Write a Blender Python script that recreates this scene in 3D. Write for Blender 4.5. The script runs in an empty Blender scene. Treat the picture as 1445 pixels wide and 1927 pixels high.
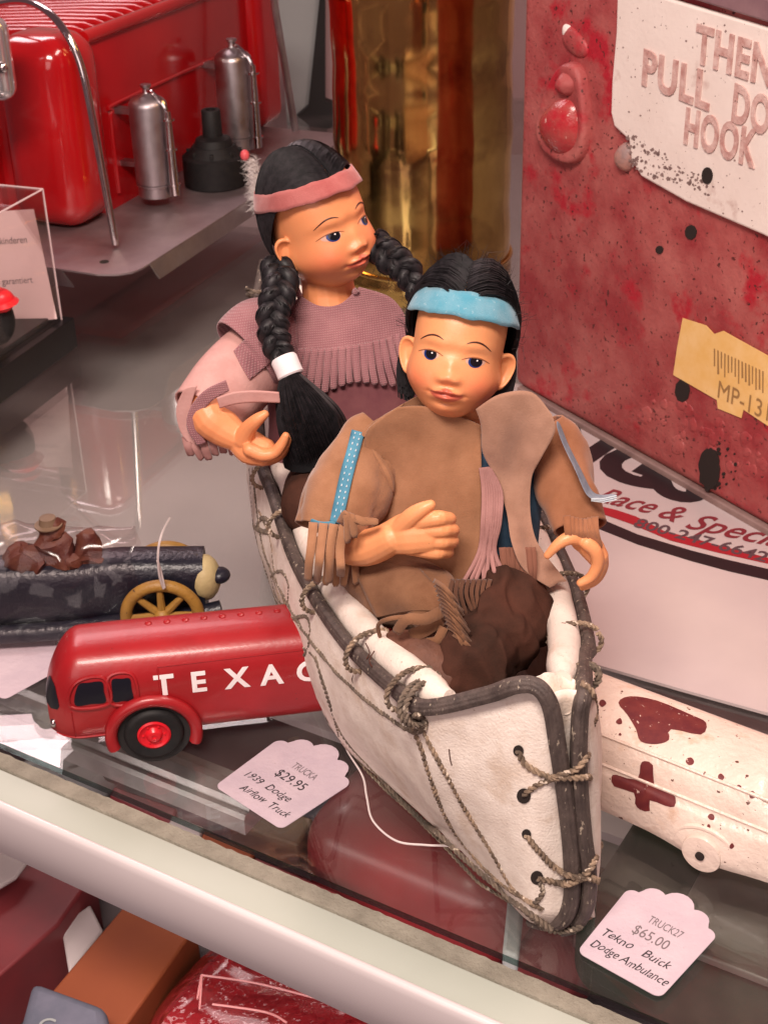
import bpy, bmesh, math, random
import numpy as np
from mathutils import Vector, Matrix, noise
from mathutils.bvhtree import BVHTree
random.seed(7); np.random.seed(7)
S = 0.01            # all coordinates below are centimetres; meshes are written in metres
PI = math.pi
scene = bpy.context.scene
COL = scene.collection
# ---------------------------------------------------------------- camera
FPX, CH = 2700.0, 38.0
TH, RO = math.radians(30), math.radians(1.5)
FW = Vector((0, math.cos(TH), -math.sin(TH)))
_u0 = Vector((0, math.sin(TH), math.cos(TH))); _r0 = Vector((1, 0, 0))
RT = _r0*math.cos(RO) - _u0*math.sin(RO)
UP = _u0*math.cos(RO) + _r0*math.sin(RO)
CP = Vector((0, 0, CH))
cam = bpy.data.cameras.new('camera'); co = bpy.data.objects.new('camera', cam); COL.objects.link(co)
cam.sensor_fit = 'VERTICAL'; cam.sensor_height = 36; cam.lens = FPX/1927*36
cam.clip_start = 0.01; cam.clip_end = 30
co.matrix_world = Matrix.Translation(CP*S) @ Matrix((RT, UP, -FW)).transposed().to_4x4()
cam.dof.use_dof = True; cam.dof.focus_distance = 0.53; cam.dof.aperture_fstop = 40
scene.camera = co
# ---------------------------------------------------------------- world, lamps, exposure
w = bpy.data.worlds.new('World'); scene.world = w; w.use_nodes = True
w.node_tree.nodes['Background'].inputs[0].default_value = (1.0, 0.52, 0.56, 1)
w.node_tree.nodes['Background'].inputs[1].default_value = 0.13
def area(name, loc, target, sx, sy, power, color):
    l = bpy.data.lights.new(name, 'AREA'); l.shape = 'RECTANGLE'; l.size = sx*S; l.size_y = sy*S
    l.energy = power; l.color = color
    o = bpy.data.objects.new(name, l); COL.objects.link(o); o.location = Vector(loc)*S
    o.rotation_euler = (Vector(target)-Vector(loc)).to_track_quat('-Z', 'Y').to_euler()
    return o
area('key_lamp', (-14, -8, 94), (2, 52, 6), 42, 20, 13.6, (1.0, 0.84, 0.75))
area('shelf_lamp', (34, 60, 96), (2, 62, 4), 50, 16, 5.0, (1.0, 0.74, 0.66))
area('back_lamp', (-45, 150, 80), (-8, 90, 5), 60, 30, 5.5, (1.0, 0.76, 0.78))
area('front_fill', (-34, -30, 40), (2, 45, 5), 60, 50, 2.3, (1.0, 0.80, 0.76))  # unseen soft fill added on the camera side to brighten the canoe hull
area('lower_fill', (4, 33.2, -3.2), (9, 46, -16), 50, 2, .22, (1.0, 0.84, 0.8)).rotation_euler[2] = -math.radians(31.4)  # unseen strip added below the rail to brighten things under the glass
vs = scene.view_settings
vs.view_transform = 'Standard'; vs.look = 'None'; vs.exposure = 0.08; vs.gamma = 1.0; vs.use_curve_mapping = False

# ---------------------------------------------------------------- pixel helpers (used only to measure real positions)
def ray(px, py): return FW + RT*((px-722.5)/FPX) + UP*((963.5-py)/FPX)
def P(px, py, z):
    r = ray(px, py); return CP + r*((z-CH)/r.z)
def Y(px, py, y):
    r = ray(px, py); return CP + r*(y/r.y)
def PLN(px, py, p0, n):
    r = ray(px, py); return CP + r*((p0-CP).dot(n)/r.dot(n))
# ---------------------------------------------------------------- materials
def M(name, c1, c2=None, fs=1.0, lo=.35, hi=.65, rough=.5, metal=0, bump=0, bfs=.1, c3=None, fs3=.2, th3=.62, w3=.03,
      r2=None, spec=.5, sss=0, attr=None, coat=0, stretch=None, sheen=0, detail=5, c4=None, fs4=1, th4=.6, w4=.1, trans=0):
    m = bpy.data.materials.new(name); m.use_nodes = True
    nt = m.node_tree; N = nt.nodes; L = nt.links; b = N['Principled BSDF']
    b.inputs['Roughness'].default_value = rough; b.inputs['Metallic'].default_value = metal
    b.inputs['Specular IOR Level'].default_value = spec
    if coat: b.inputs['Coat Weight'].default_value = coat; b.inputs['Coat Roughness'].default_value = .08
    if sheen: b.inputs['Sheen Weight'].default_value = sheen; b.inputs['Sheen Roughness'].default_value = .5
    if sss:
        b.inputs['Subsurface Weight'].default_value = sss; b.inputs['Subsurface Scale'].default_value = .003
        b.inputs['Subsurface Radius'].default_value = (1, .45, .25)
    tc = N.new('ShaderNodeTexCoord'); vec = tc.outputs['Object']
    if stretch:
        mp = N.new('ShaderNodeMapping'); mp.inputs['Scale'].default_value = stretch; L.new(vec, mp.inputs[0]); vec = mp.outputs[0]
    def nz(f, det=detail, v=None):
        n = N.new('ShaderNodeTexNoise'); n.inputs['Scale'].default_value = 100/f; n.inputs['Detail'].default_value = det
        n.inputs['Roughness'].default_value = .6; L.new(v or vec, n.inputs['Vector']); return n.outputs['Fac']
    def rng(f, a, c):
        r = N.new('ShaderNodeMapRange'); r.inputs['From Min'].default_value = a; r.inputs['From Max'].default_value = c
        L.new(f, r.inputs['Value']); return r.outputs[0]
    def mix(f, a, c):
        x = N.new('ShaderNodeMix'); x.data_type = 'RGBA'; L.new(f, x.inputs[0])
        for s, v in ((6, a), (7, c)):
            if isinstance(v, tuple): x.inputs[s].default_value = (*v, 1)
            else: L.new(v, x.inputs[s])
        return x.outputs[2]
    col = c1
    if attr:
        a = N.new('ShaderNodeAttribute'); a.attribute_name = attr; col = a.outputs['Color']
    if c2: col = mix(rng(nz(fs), lo, hi), col, c2)
    if c4: col = mix(rng(nz(fs4), th4, th4+w4), col, c4)
    if c3: col = mix(rng(nz(fs3, 3), th3, th3+w3), col, c3)
    if isinstance(col, tuple): b.inputs['Base Color'].default_value = (*col, 1)
    else: L.new(col, b.inputs['Base Color'])
    if r2 is not None:
        r = rng(nz(fs*.7), .35, .65); mr = N.new('ShaderNodeMapRange'); L.new(r, mr.inputs[0])
        mr.inputs['To Min'].default_value = rough; mr.inputs['To Max'].default_value = r2; L.new(mr.outputs[0], b.inputs['Roughness'])
    if bump:
        bp = N.new('ShaderNodeBump'); bp.inputs['Strength'].default_value = bump; bp.inputs['Distance'].default_value = bfs*S*.6
        L.new(nz(bfs, 3), bp.inputs['Height']); L.new(bp.outputs[0], b.inputs['Normal'])
    return m
def clear(name, tint=(1, 1, 1), f0=.04, rough=.0, haze=0.0, hazecol=(.8, .8, .8), mx=.9, pwr=4.0):
    """thin clear sheet: transparent with a Fresnel reflection and a little surface grime"""
    m = bpy.data.materials.new(name); m.use_nodes = True; nt = m.node_tree; N = nt.nodes; L = nt.links
    N.remove(N['Principled BSDF']); out = N['Material Output']
    tr = N.new('ShaderNodeBsdfTransparent'); tr.inputs[0].default_value = (*tint, 1)
    gl = N.new('ShaderNodeBsdfGlossy'); gl.inputs['Roughness'].default_value = rough
    lw = N.new('ShaderNodeLayerWeight'); lw.inputs[0].default_value = .5
    pw = N.new('ShaderNodeMath'); pw.operation = 'POWER'; L.new(lw.outputs['Facing'], pw.inputs[0]); pw.inputs[1].default_value = pwr
    mr = N.new('ShaderNodeMapRange'); L.new(pw.outputs[0], mr.inputs[0]); mr.inputs['To Min'].default_value = f0; mr.inputs['To Max'].default_value = mx
    mx_ = N.new('ShaderNodeMixShader'); L.new(mr.outputs[0], mx_.inputs[0]); L.new(tr.outputs[0], mx_.inputs[1]); L.new(gl.outputs[0], mx_.inputs[2])
    res = mx_
    if haze:
        df = N.new('ShaderNodeBsdfDiffuse'); df.inputs[0].default_value = (*hazecol, 1)
        tc = N.new('ShaderNodeTexCoord'); nz = N.new('ShaderNodeTexNoise'); nz.inputs['Scale'].default_value = 14; nz.inputs['Detail'].default_value = 6
        L.new(tc.outputs['Object'], nz.inputs['Vector'])
        r = N.new('ShaderNodeMapRange'); L.new(nz.outputs[0], r.inputs[0]); r.inputs['From Min'].default_value = .3; r.inputs['From Max'].default_value = .75
        r.inputs['To Max'].default_value = haze*1.6
        m2 = N.new('ShaderNodeMixShader'); L.new(r.outputs[0], m2.inputs[0]); L.new(mx_.outputs[0], m2.inputs[1]); L.new(df.outputs[0], m2.inputs[2]); res = m2
    L.new(res.outputs[0], out.inputs['Surface']); return m
def emis(name, c, s):
    m = bpy.data.materials.new(name); m.use_nodes = True; b = m.node_tree.nodes['Principled BSDF']
    b.inputs['Base Color'].default_value = (*c, 1); return m

MT = dict(
 skin=M('painted_doll_vinyl', (.7, .35, .18), attr='paint', rough=.40, spec=.45, sss=.10, bump=.16, bfs=.08, c4=(.60, .22, .085), fs4=1.1, th4=.52, w4=1.1, c3=(.42, .2, .11), fs3=.09, th3=.74, w3=.03),
 black=M('gloss_black_paint', (.008, .007, .01), rough=.12), blue_rim=M('eye_blue_paint', (.018, .04, .17), rough=.2),
 white_dot=M('white_paint_dot', (.9, .85, .85), rough=.2), brow=M('brow_paint', (.07, .02, .012), rough=.5), lid=M('lid_paint', (.33, .12, .05), rough=.5),
 hair=M('black_doll_hair', (.006, .006, .007), (.022, .019, .022), fs=.3, rough=.5, spec=.35),
 hairbase=M('hair_base', (.004, .004, .005), rough=.8, spec=.2),
 suede=M('tan_suede', (.27, .128, .066), (.36, .18, .098), fs=1.6, rough=.95, spec=.1, bump=.5, bfs=.06, sheen=.25),
 suede_lapel=M('greyer_tan_suede', (.31, .17, .115), (.41, .235, .165), fs=1.4, rough=.95, spec=.1, bump=.5, bfs=.06, sheen=.25),
 suede_dark=M('dark_brown_suede', (.085, .04, .025), (.15, .068, .04), fs=1.8, rough=.95, spec=.1, bump=.45, bfs=.07, sheen=.12),
 suede_leg=M('brown_suede', (.17, .08, .042), (.24, .12, .065), fs=1.5, rough=.95, spec=.1, bump=.45, bfs=.07, sheen=.15),
 suede_maroon=M('maroon_brown_knit', (.075, .030, .020), (.035, .018, .013), fs=2.2, rough=.95, spec=.1, bump=.5, bfs=.07),
 suede_sleeve=M('rust_suede', (.26, .105, .05), (.34, .15, .08), fs=1.4, rough=.95, spec=.1, bump=.4, bfs=.06, sheen=.2),
 pinkleather=M('pink_leather', (.50, .26, .235), (.58, .33, .30), fs=1.2, rough=.7, bump=.25, bfs=.12),
 mauvefringe=M('mauve_leather', (.29, .14, .125), (.36, .18, .165), fs=.8, rough=.8, bump=.2, bfs=.1),
 blueband=M('blue_felt', (.08, .29, .39), (.16, .35, .44), fs=.9, rough=.95, spec=.1, bump=.7, bfs=.05, sheen=.3, c3=(.36, .50, .56), fs3=.15, th3=.62, w3=.15),
 pinkband=M('rose_felt', (.36, .095, .09), (.43, .14, .13), fs=.9, rough=.95, spec=.1, bump=.6, bfs=.05, sheen=.3),
 blueribbon=M('blue_ribbon', (.055, .20, .30), (.08, .27, .38), fs=.6, rough=.8, bump=.4, bfs=.04),
 greyribbon=M('grey_blue_ribbon', (.16, .19, .24), (.24, .27, .32), fs=.3, rough=.8),
 stitch=M('white_thread', (.55, .62, .66), rough=.9), shirt=M('dark_blue_cloth', (.02, .05, .09), (.035, .09, .15), fs=.8, rough=.9),
 whiteband=M('white_elastic', (.74, .68, .70), (.8, .74, .75), fs=.2, rough=.8, bump=.4, bfs=.05),
 hide=M('white_rawhide', (.76, .66, .58), (.86, .77, .69), fs=.7, rough=.85, spec=.2, bump=.55, bfs=.10, c4=(.60, .46, .35), fs4=2.0, th4=.53, w4=.22, c3=(.40, .29, .21), fs3=.14, th3=.69, w3=.04),
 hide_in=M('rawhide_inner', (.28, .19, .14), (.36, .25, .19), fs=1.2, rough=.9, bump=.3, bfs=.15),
 cane=M('dark_cane', (.055, .040, .036), (.105, .078, .068), fs=.5, rough=.6, bump=.8, bfs=.07, c3=(.42, .35, .27), fs3=.24, th3=.63, w3=.05, stretch=(1.6, 1.6, .7)),
 rope=M('waxed_twine', (.31, .22, .15), (.11, .078, .055), fs=.7, lo=.42, hi=.58, rough=.9, bump=.5, bfs=.04, c3=(.60, .50, .40), fs3=.3, th3=.6, w3=.06),
 rope_dark=M('dark_twine', (.09, .07, .055), (.20, .15, .11), fs=.5, rough=.9, bump=.5, bfs=.04, c3=(.50, .42, .33), fs3=.3, th3=.62, w3=.06),
 hole=M('hole_dark', (.02, .012, .01), rough=1),
 red_toy=M('red_enamel', (.46, .006, .008), (.38, .005, .008), fs=8, rough=.16, coat=.6, bump=.05, bfs=.5),
 red_truck=M('red_diecast_paint', (.34, .010, .014), (.27, .008, .011), fs=3, rough=.36, coat=.15, bump=.08, bfs=.2, c3=(.10, .02, .02), fs3=.12, th3=.70, w3=.02),
 red_hub=M('red_hub', (.62, .01, .02), rough=.3), rubber=M('black_rubber', (.008, .008, .009), (.014, .013, .013), fs=.5, rough=.6, spec=.3, bump=.2, bfs=.06),
 alum=M('brushed_aluminium', (.52, .48, .49), (.40, .36, .38), fs=3, rough=.32, metal=1, r2=.48, bump=.1, bfs=.08),
 alum_dull=M('dull_aluminium', (.42, .35, .36), (.32, .26, .27), fs=4, rough=.42, metal=.85, r2=.55, bump=.15, bfs=.1),
 chrome=M('polished_steel', (.62, .58, .58), rough=.12, metal=1),
 brass=M('polished_brass', (.88, .62, .20), (.66, .42, .13), fs=6, rough=.07, metal=1, r2=.16, c4=(.34, .17, .07), fs4=5, th4=.52, w4=.2),
 iron_red=M('worn_red_iron', (.32, .034, .040), (.50, .145, .13), fs=5, lo=.4, hi=.66, rough=.38, bump=.3, bfs=.35, c3=(.09, .02, .018), fs3=.28, th3=.625, w3=.04, c4=(.44, .015, .03), fs4=4, th4=.56, w4=.08, r2=.7),
 alpaint=M('aluminium_paint_plate', (.83, .72, .66), (.90, .80, .74), fs=4, rough=.55, bump=.15, bfs=.25, c3=(.22, .13, .11), fs3=.22, th3=.70, w3=.02, c4=(.62, .47, .42), fs4=2.2, th4=.64, w4=.1),
 letter_pink=M('faded_pink_letter', (.50, .26, .23), (.74, .54, .49), fs=.6, rough=.6, bump=.5, bfs=.15, c3=(.22, .12, .1), fs3=.2, th3=.66, w3=.05),
 yellow=M('yellow_paper', (.85, .52, .16), (.9, .6, .25), fs=1.2, rough=.8, c3=(.5, .3, .1), fs3=.2, th3=.7, w3=.05),
 ink=M('black_ink', (.03, .025, .03), rough=.7), ink_grey=M('faded_ink', (.16, .13, .14), rough=.7), ink_red=M('red_ink', (.28, .02, .03), rough=.5),
 poster=M('glossy_white_card', (.50, .43, .43), (.58, .50, .49), fs=14, rough=.22, spec=.5),
 poster_red=M('poster_red', (.36, .02, .03), rough=.3), poster_black=M('poster_black', (.02, .015, .018), rough=.3), poster_maroon=M('poster_maroon', (.22, .03, .04), rough=.3),
 tagw=M('tag_paper', (.50, .41, .47), (.57, .47, .52), fs=2, rough=.85, bump=.2, bfs=.3, c3=(.42, .33, .36), fs3=.2, th3=.7, w3=.05),
 white_metal=M('chipped_white_enamel', (.68, .55, .47), (.76, .63, .54), fs=2, rough=.35, coat=.3, bump=.35, bfs=.35, c3=(.10, .03, .018), fs3=.30, th3=.675, w3=.015, c4=(.62, .44, .33), fs4=1.5, th4=.6, w4=.1),
 oxblood=M('dark_red_paint', (.10, .007, .012), (.15, .02, .018), fs=.5, rough=.5, c3=(.55, .40, .34), fs3=.22, th3=.67, w3=.02),
 card=M('white_card', (.86, .66, .64), rough=.85), acrylic_black=M('black_plastic', (.010, .009, .010), rough=.35, spec=.3),
 felt=M('grey_green_pile', (.22, .205, .165), (.31, .29, .235), fs=1.5, rough=1, bump=1, bfs=.12, spec=.05),
 bar_top=M('pale_green_bar', (.38, .42, .36), (.42, .46, .40), fs=12, rough=.5), bar=M('anodised_bar', (.68, .62, .62), (.72, .66, .66), fs=10, rough=.30, metal=.1),
 glass=clear('shelf_glass', (.92, .95, .93), f0=.045, haze=.025, pwr=3.0, hazecol=(.75, .62, .62)),
 glass_edge=clear('glass_edge_green', (.25, .36, .34), f0=.12),
 acrylic=clear('clear_acrylic', (.95, .92, .92), f0=.04, haze=.015, mx=.5), plasticbag=clear('cellophane', (.95, .91, .91), f0=.025, rough=.12, haze=.0, mx=.35),
 navy=M('navy_cast_iron', (.007, .008, .016), (.012, .012, .022), fs=1.5, rough=.35, bump=.3, bfs=.3),
 mustard=M('mustard_paint', (.38, .20, .035), (.30, .15, .03), fs=.8, rough=.5, bump=.3, bfs=.2, c3=(.08, .04, .02), fs3=.3, th3=.66, w3=.04),
 cream=M('cream_paint', (.50, .40, .20), (.42, .33, .16), fs=.8, rough=.6, bump=.3, bfs=.2),
 brownfig=M('brown_red_paint', (.075, .014, .010), (.12, .035, .016), fs=.8, rough=.6, coat=.0, bump=.4, bfs=.3),
 window=M('dark_window', (.008, .008, .014), rough=.35, spec=.25), whitepaint=M('white_lettering', (.82, .74, .74), rough=.5),
 board=M('grey_board', (.50, .43, .45), (.56, .48, .50), fs=20, rough=.5, bump=.1, bfs=.3), low=M('lower_shelf_grey', (.12, .10, .11), (.20, .16, .17), fs=9, rough=.6),
 orange=M('orange_box_paper', (.30, .075, .022), (.26, .06, .02), fs=6, rough=.7), redbox=M('faded_red_box', (.20, .025, .03), (.16, .025, .03), fs=3, rough=.5),
 redshiny=M('wrapped_red_enamel', (.30, .015, .02), (.24, .015, .02), fs=3, rough=.12, coat=.7, bump=.6, bfs=2.5),
 slate=M('slate_blue_cloth', (.10, .11, .15), (.15, .15, .2), fs=2, rough=.8), whitebox=M('off_white_card', (.55, .49, .48), rough=.8),
 brownbox=M('brown_wood', (.14, .085, .05), (.2, .13, .08), fs=2, rough=.6), green=M('dark_green_enamel', (.008, .02, .012), (.014, .03, .018), fs=3, rough=.55, spec=.2),
 wall=M('pink_grey_wall', (.40, .27, .27), (.46, .31, .31), fs=30, rough=.8), wallgrey=M('grey_panel', (.32, .34, .34), rough=.6), dark=M('dark_void', (.012, .01, .01), rough=.8),
 thread=M('pale_thread', (.66, .58, .56), rough=.7), feather=M('white_fluff', (.8, .76, .74), rough=1), redspot=M('pink_plastic', (.8, .12, .14), rough=.4),
 moc=M('dark_leather', (.10, .04, .025), (.15, .06, .035), fs=.8, rough=.7, bump=.4, bfs=.15))
def cloth_mat():
    """woven mauve cloth: a fine warp and weft in colour and bump"""
    m = M('mauve_weave', (.25, .10, .115), (.34, .155, .165), fs=1.6, rough=.92, spec=.1, sheen=.3)
    nt = m.node_tree; N = nt.nodes; L = nt.links; b = N['Principled BSDF']
    tc = N.new('ShaderNodeTexCoord'); mp = N.new('ShaderNodeMapping'); mp.inputs['Rotation'].default_value = (.2, .1, .25); L.new(tc.outputs['Object'], mp.inputs[0])
    outs = []
    for d in ('X', 'Z'):
        wv = N.new('ShaderNodeTexWave'); wv.bands_direction = d; wv.inputs['Scale'].default_value = 330; wv.inputs['Distortion'].default_value = 1.5
        wv.inputs['Detail'].default_value = 1; L.new(mp.outputs[0], wv.inputs['Vector']); outs.append(wv.outputs['Fac'])
    mu = N.new('ShaderNodeMath'); mu.operation = 'MULTIPLY'; L.new(outs[0], mu.inputs[0]); L.new(outs[1], mu.inputs[1])
    src = b.inputs['Base Color'].links[0].from_socket
    x = N.new('ShaderNodeMix'); x.data_type = 'RGBA'; L.new(mu.outputs[0], x.inputs[0]); L.new(src, x.inputs[6]); x.inputs[7].default_value = (.43, .235, .24, 1)
    L.new(x.outputs[2], b.inputs['Base Color'])
    bp = N.new('ShaderNodeBump'); bp.inputs['Strength'].default_value = .6; bp.inputs['Distance'].default_value = .0004
    L.new(mu.outputs[0], bp.inputs['Height']); L.new(bp.outputs[0], b.inputs['Normal']); return m
MT['weave'] = cloth_mat()

# ---------------------------------------------------------------- objects
MW = {}
def thing(name, label, cat, loc=(0, 0, 0), rot=None, group=None, kind=None):
    o = bpy.data.objects.new(name, None); COL.objects.link(o)
    mat = Matrix.Translation(Vector(loc)*S)
    if rot is not None: mat = mat @ rot.to_4x4()
    o.matrix_world = mat; MW[o.name] = mat.copy(); o.empty_display_size = .02
    o['label'] = label; o['category'] = cat
    if group: o['group'] = group
    if kind: o['kind'] = kind
    return o
class MB:
    def __init__(s): s.v = []; s.f = []; s.m = []
    def add(s, vs, fs, mi=0):
        n = len(s.v); s.v += [tuple(q) for q in vs]; s.f += [tuple(i+n for i in f) for f in fs]; s.m += [mi]*len(fs); return s
    def box(s, a, b, mi=0, T=None, bev=0):
        if bev:
            bm = bmesh.new(); bmesh.ops.create_cube(bm, size=1)
            for q in bm.verts: q.co = Vector([(a[i]+b[i])/2+(b[i]-a[i])*q.co[i] for i in range(3)])
            bmesh.ops.bevel(bm, geom=bm.edges[:], offset=bev, segments=4, profile=.5, affect='EDGES')
            return s.bm(bm, mi, T)
        vs = [Vector((x, y, z)) for z in (a[2], b[2]) for y in (a[1], b[1]) for x in (a[0], b[0])]
        if T: vs = [T @ q for q in vs]
        return s.add(vs, [(0, 2, 3, 1), (4, 5, 7, 6), (0, 1, 5, 4), (2, 6, 7, 3), (1, 3, 7, 5), (0, 4, 6, 2)], mi)
    def bm(s, bm, mi=0, T=None):
        bm.verts.index_update()
        vs = [(T @ q.co) if T else q.co.copy() for q in bm.verts]; fs = [[q.index for q in f.verts] for f in bm.faces]; bm.free(); return s.add(vs, fs, mi)
    def tube(s, path, rad, seg=10, mi=0, cap=True, prof=None, flat=1.0, flatdir=None, twist=0):
        path = [Vector(p) for p in path]; n = len(path)
        if not hasattr(rad, '__len__'): rad = [rad]*n
        t0 = (path[1]-path[0]).normalized(); a = t0.orthogonal().normalized() if flatdir is None else (Vector(flatdir)-t0*t0.dot(Vector(flatdir))).normalized()
        vs = []
        for i, p in enumerate(path):
            t = (path[min(i+1, n-1)]-path[max(i-1, 0)])
            if t.length < 1e-9: t = t0.copy()
            t.normalize()
            a = (a-t*a.dot(t)); a.normalize(); b = t.cross(a)
            for k in range(seg):
                an = 2*PI*k/seg+twist*i; r = rad[i]*(prof(an) if prof else 1)
                vs.append(p+a*math.cos(an)*r*flat+b*math.sin(an)*r)
        fs = [(i*seg+k, i*seg+(k+1) % seg, (i+1)*seg+(k+1) % seg, (i+1)*seg+k) for i in range(n-1) for k in range(seg)]
        if cap:
            fs += [tuple(range(seg-1, -1, -1)), tuple((n-1)*seg+k for k in range(seg))]
        return s.add(vs, fs, mi)
    def grid(s, rows, mi=0, close=False):
        n = len(rows); m = len(rows[0]); vs = [q for r in rows for q in r]
        fs = [(i*m+k, i*m+(k+1) % m, (i+1)*m+(k+1) % m, (i+1)*m+k) for i in range(n-1) for k in range(m if close else m-1)]
        return s.add(vs, fs, mi)
    def lathe(s, prof, seg=48, T=None, mi=0):
        vs = []
        for r, z in prof:
            for k in range(seg):
                an = 2*PI*k/seg; q = Vector((r*math.cos(an), r*math.sin(an), z)); vs.append(T @ q if T else q)
        n = len(prof)
        fs = [(i*seg+k, i*seg+(k+1) % seg, (i+1)*seg+(k+1) % seg, (i+1)*seg+k) for i in range(n-1) for k in range(seg)]
        fs += [tuple(range(seg-1, -1, -1)), tuple((n-1)*seg+k for k in range(seg))]
        return s.add(vs, fs, mi)
    def prism(s, poly, off, mi=0):
        """polygon extruded by vector off"""
        n = len(poly); poly = [Vector(p) for p in poly]; off = Vector(off); vs = poly+[p+off for p in poly]
        nrm = Vector((0, 0, 0))
        for i in range(n): nrm += poly[i].cross(poly[(i+1) % n])
        fl = nrm.dot(off) > 0
        a = tuple(range(n)); b = tuple(n+i for i in range(n))
        fs = [a[::-1] if fl else a, b if fl else b[::-1]]
        for i in range(n):
            j = (i+1) % n; fs.append((i, j, n+j, n+i) if fl else (i, n+i, n+j, j))
        return s.add(vs, fs, mi)
    def ell(s, c, r, T=None, seg=24, mi=0):
        c = Vector(c); vs = []; n = seg//2
        for i in range(n+1):
            la = -PI/2+PI*i/n
            for k in range(seg):
                lo = 2*PI*k/seg; q = Vector((r[0]*math.cos(la)*math.cos(lo), r[1]*math.cos(la)*math.sin(lo), r[2]*math.sin(la)))
                if T: q = T @ q
                vs.append(c+q)
        return s.add(vs, [(i*seg+k, i*seg+(k+1) % seg, (i+1)*seg+(k+1) % seg, (i+1)*seg+k) for i in range(n) for k in range(seg)], mi)
    def bvh(s): return BVHTree.FromPolygons([Vector(q) for q in s.v], s.f)
    def build(s, name, mats, parent=None, smooth=True, angle=38, solid=0, bevel=0, label=None, paint=None, sub=0):
        if not isinstance(mats, (list, tuple)): mats = [mats]
        me = bpy.data.meshes.new(name)
        inv = Matrix()
        if parent is not None: inv = MW[parent.name].inverted()
        me.from_pydata([tuple(inv @ (Vector(q)*S)) for q in s.v], [], s.f)
        for m in mats: me.materials.append(MT[m] if isinstance(m, str) else m)
        me.polygons.foreach_set('material_index', s.m)
        me.validate(); me.update()
        if smooth:
            me.polygons.foreach_set('use_smooth', [True]*len(me.polygons))
            me.set_sharp_from_angle(angle=math.radians(angle))
        if paint is not None:
            at = me.attributes.new('paint', 'FLOAT_COLOR', 'POINT'); at.data.foreach_set('color', np.asarray(paint, dtype=np.float32).ravel())
        o = bpy.data.objects.new(name, me); COL.objects.link(o)
        if parent is not None: o.parent = parent; MW[o.name] = MW[parent.name]
        else: MW[o.name] = Matrix()
        if label: o['label'] = label
        if bevel:
            md = o.modifiers.new('bevel', 'BEVEL'); md.width = bevel*S; md.segments = 3; md.limit_method = 'ANGLE'
        if solid:
            md = o.modifiers.new('solid', 'SOLIDIFY'); md.thickness = solid*S; md.offset = 0
        if sub:
            md = o.modifiers.new('sub', 'SUBSURF'); md.levels = sub; md.render_levels = sub
        return o
def tag(o, label, cat, group=None, kind=None):
    if label: o['label'] = label
    if cat: o['category'] = cat
    if group: o['group'] = group
    if kind: o['kind'] = kind
    return o
def structure(o): o['kind'] = 'structure'; return o
def cr(pts, n=8, closed=False):
    """Catmull-Rom through points (any dimension)"""
    pts = [np.array(p, float) for p in pts]; out = []; N_ = len(pts)
    rng_ = N_ if closed else N_-1
    for i in range(rng_):
        g = lambda k: pts[k % N_] if closed else pts[min(max(k, 0), N_-1)]
        p0, p1, p2, p3 = g(i-1), g(i), g(i+1), g(i+2)
        for j in range(n):
            t = j/n
            out.append(.5*((2*p1)+(-p0+p2)*t+(2*p0-5*p1+4*p2-p3)*t*t+(-p0+3*p1-3*p2+p3)*t**3))
    if not closed: out.append(pts[-1])
    return out
def V(q): return Vector([float(a) for a in q])
def crv(pts, n=8): return [V(q) for q in cr([tuple(p) for p in pts], n)]
def text_mb(mb, s, org, xd, yd, size, mi=0, depth=.02, shear=0, spacing=1.0, align='LEFT', bold=0, warp=None, sx=1.0, jit=0, fit=None):
    cu = bpy.data.curves.new('t', 'FONT'); cu.body = s; cu.size = 1; cu.shear = shear; cu.space_character = spacing; cu.align_x = align
    cu.extrude = 0.0; cu.offset = bold; cu.resolution_u = 4
    o = bpy.data.objects.new('t', cu); COL.objects.link(o)
    me = o.to_mesh(); xd = Vector(xd).normalized(); yd = Vector(yd).normalized(); zn = xd.cross(yd)
    if fit: sx = fit/(size*max(1e-6, max(q.co.x for q in me.vertices)))
    vs = []
    for q in me.vertices:
        x, y = q.co.x*size*sx, q.co.y*size
        if jit: x += jit*size*noise.noise(Vector((x*2/size, y*2/size, 3))); y += jit*size*noise.noise(Vector((x*1.5/size, y*2/size, 9)))
        if warp: x, y = warp(x, y)
        vs.append(Vector(org)+xd*x+yd*y+zn*depth)
    mb.add(vs, [tuple(p.vertices) for p in me.polygons], mi)
    o.to_mesh_clear(); bpy.data.objects.remove(o); bpy.data.curves.remove(cu); return mb
def rope(mb, path, r=.1, pitch=.55, mi=0, strands=2, seg=6, step=.09):
    """twisted twine along a path: real plies wound round each other"""
    pts = [Vector(p) for p in path]
    # resample
    L = [0]
    for i in range(1, len(pts)): L.append(L[-1]+(pts[i]-pts[i-1]).length)
    n = max(4, int(L[-1]/step)); out = []; j = 0
    for i in range(n+1):
        d = L[-1]*i/n
        while j < len(L)-2 and L[j+1] < d: j += 1
        k = (d-L[j])/max(1e-6, L[j+1]-L[j]); out.append(pts[j].lerp(pts[j+1], min(1, k)))
    t0 = (out[1]-out[0]).normalized(); a = t0.orthogonal().normalized(); P_ = [[] for _ in range(strands)]
    for i, p in enumerate(out):
        t = (out[min(i+1, n)]-out[max(i-1, 0)]).normalized(); a = (a-t*a.dot(t)).normalized(); b = t.cross(a)
        d = L[-1]*i/n
        for s in range(strands):
            an = 2*PI*(d/pitch+s/strands); q = p+(a*math.cos(an)+b*math.sin(an))*r*.52
            P_[s].append(q+noise.noise_vector(q*1.3)*r*.3)
    for s in range(strands): mb.tube(P_[s], r*.58, seg, mi)

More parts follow.
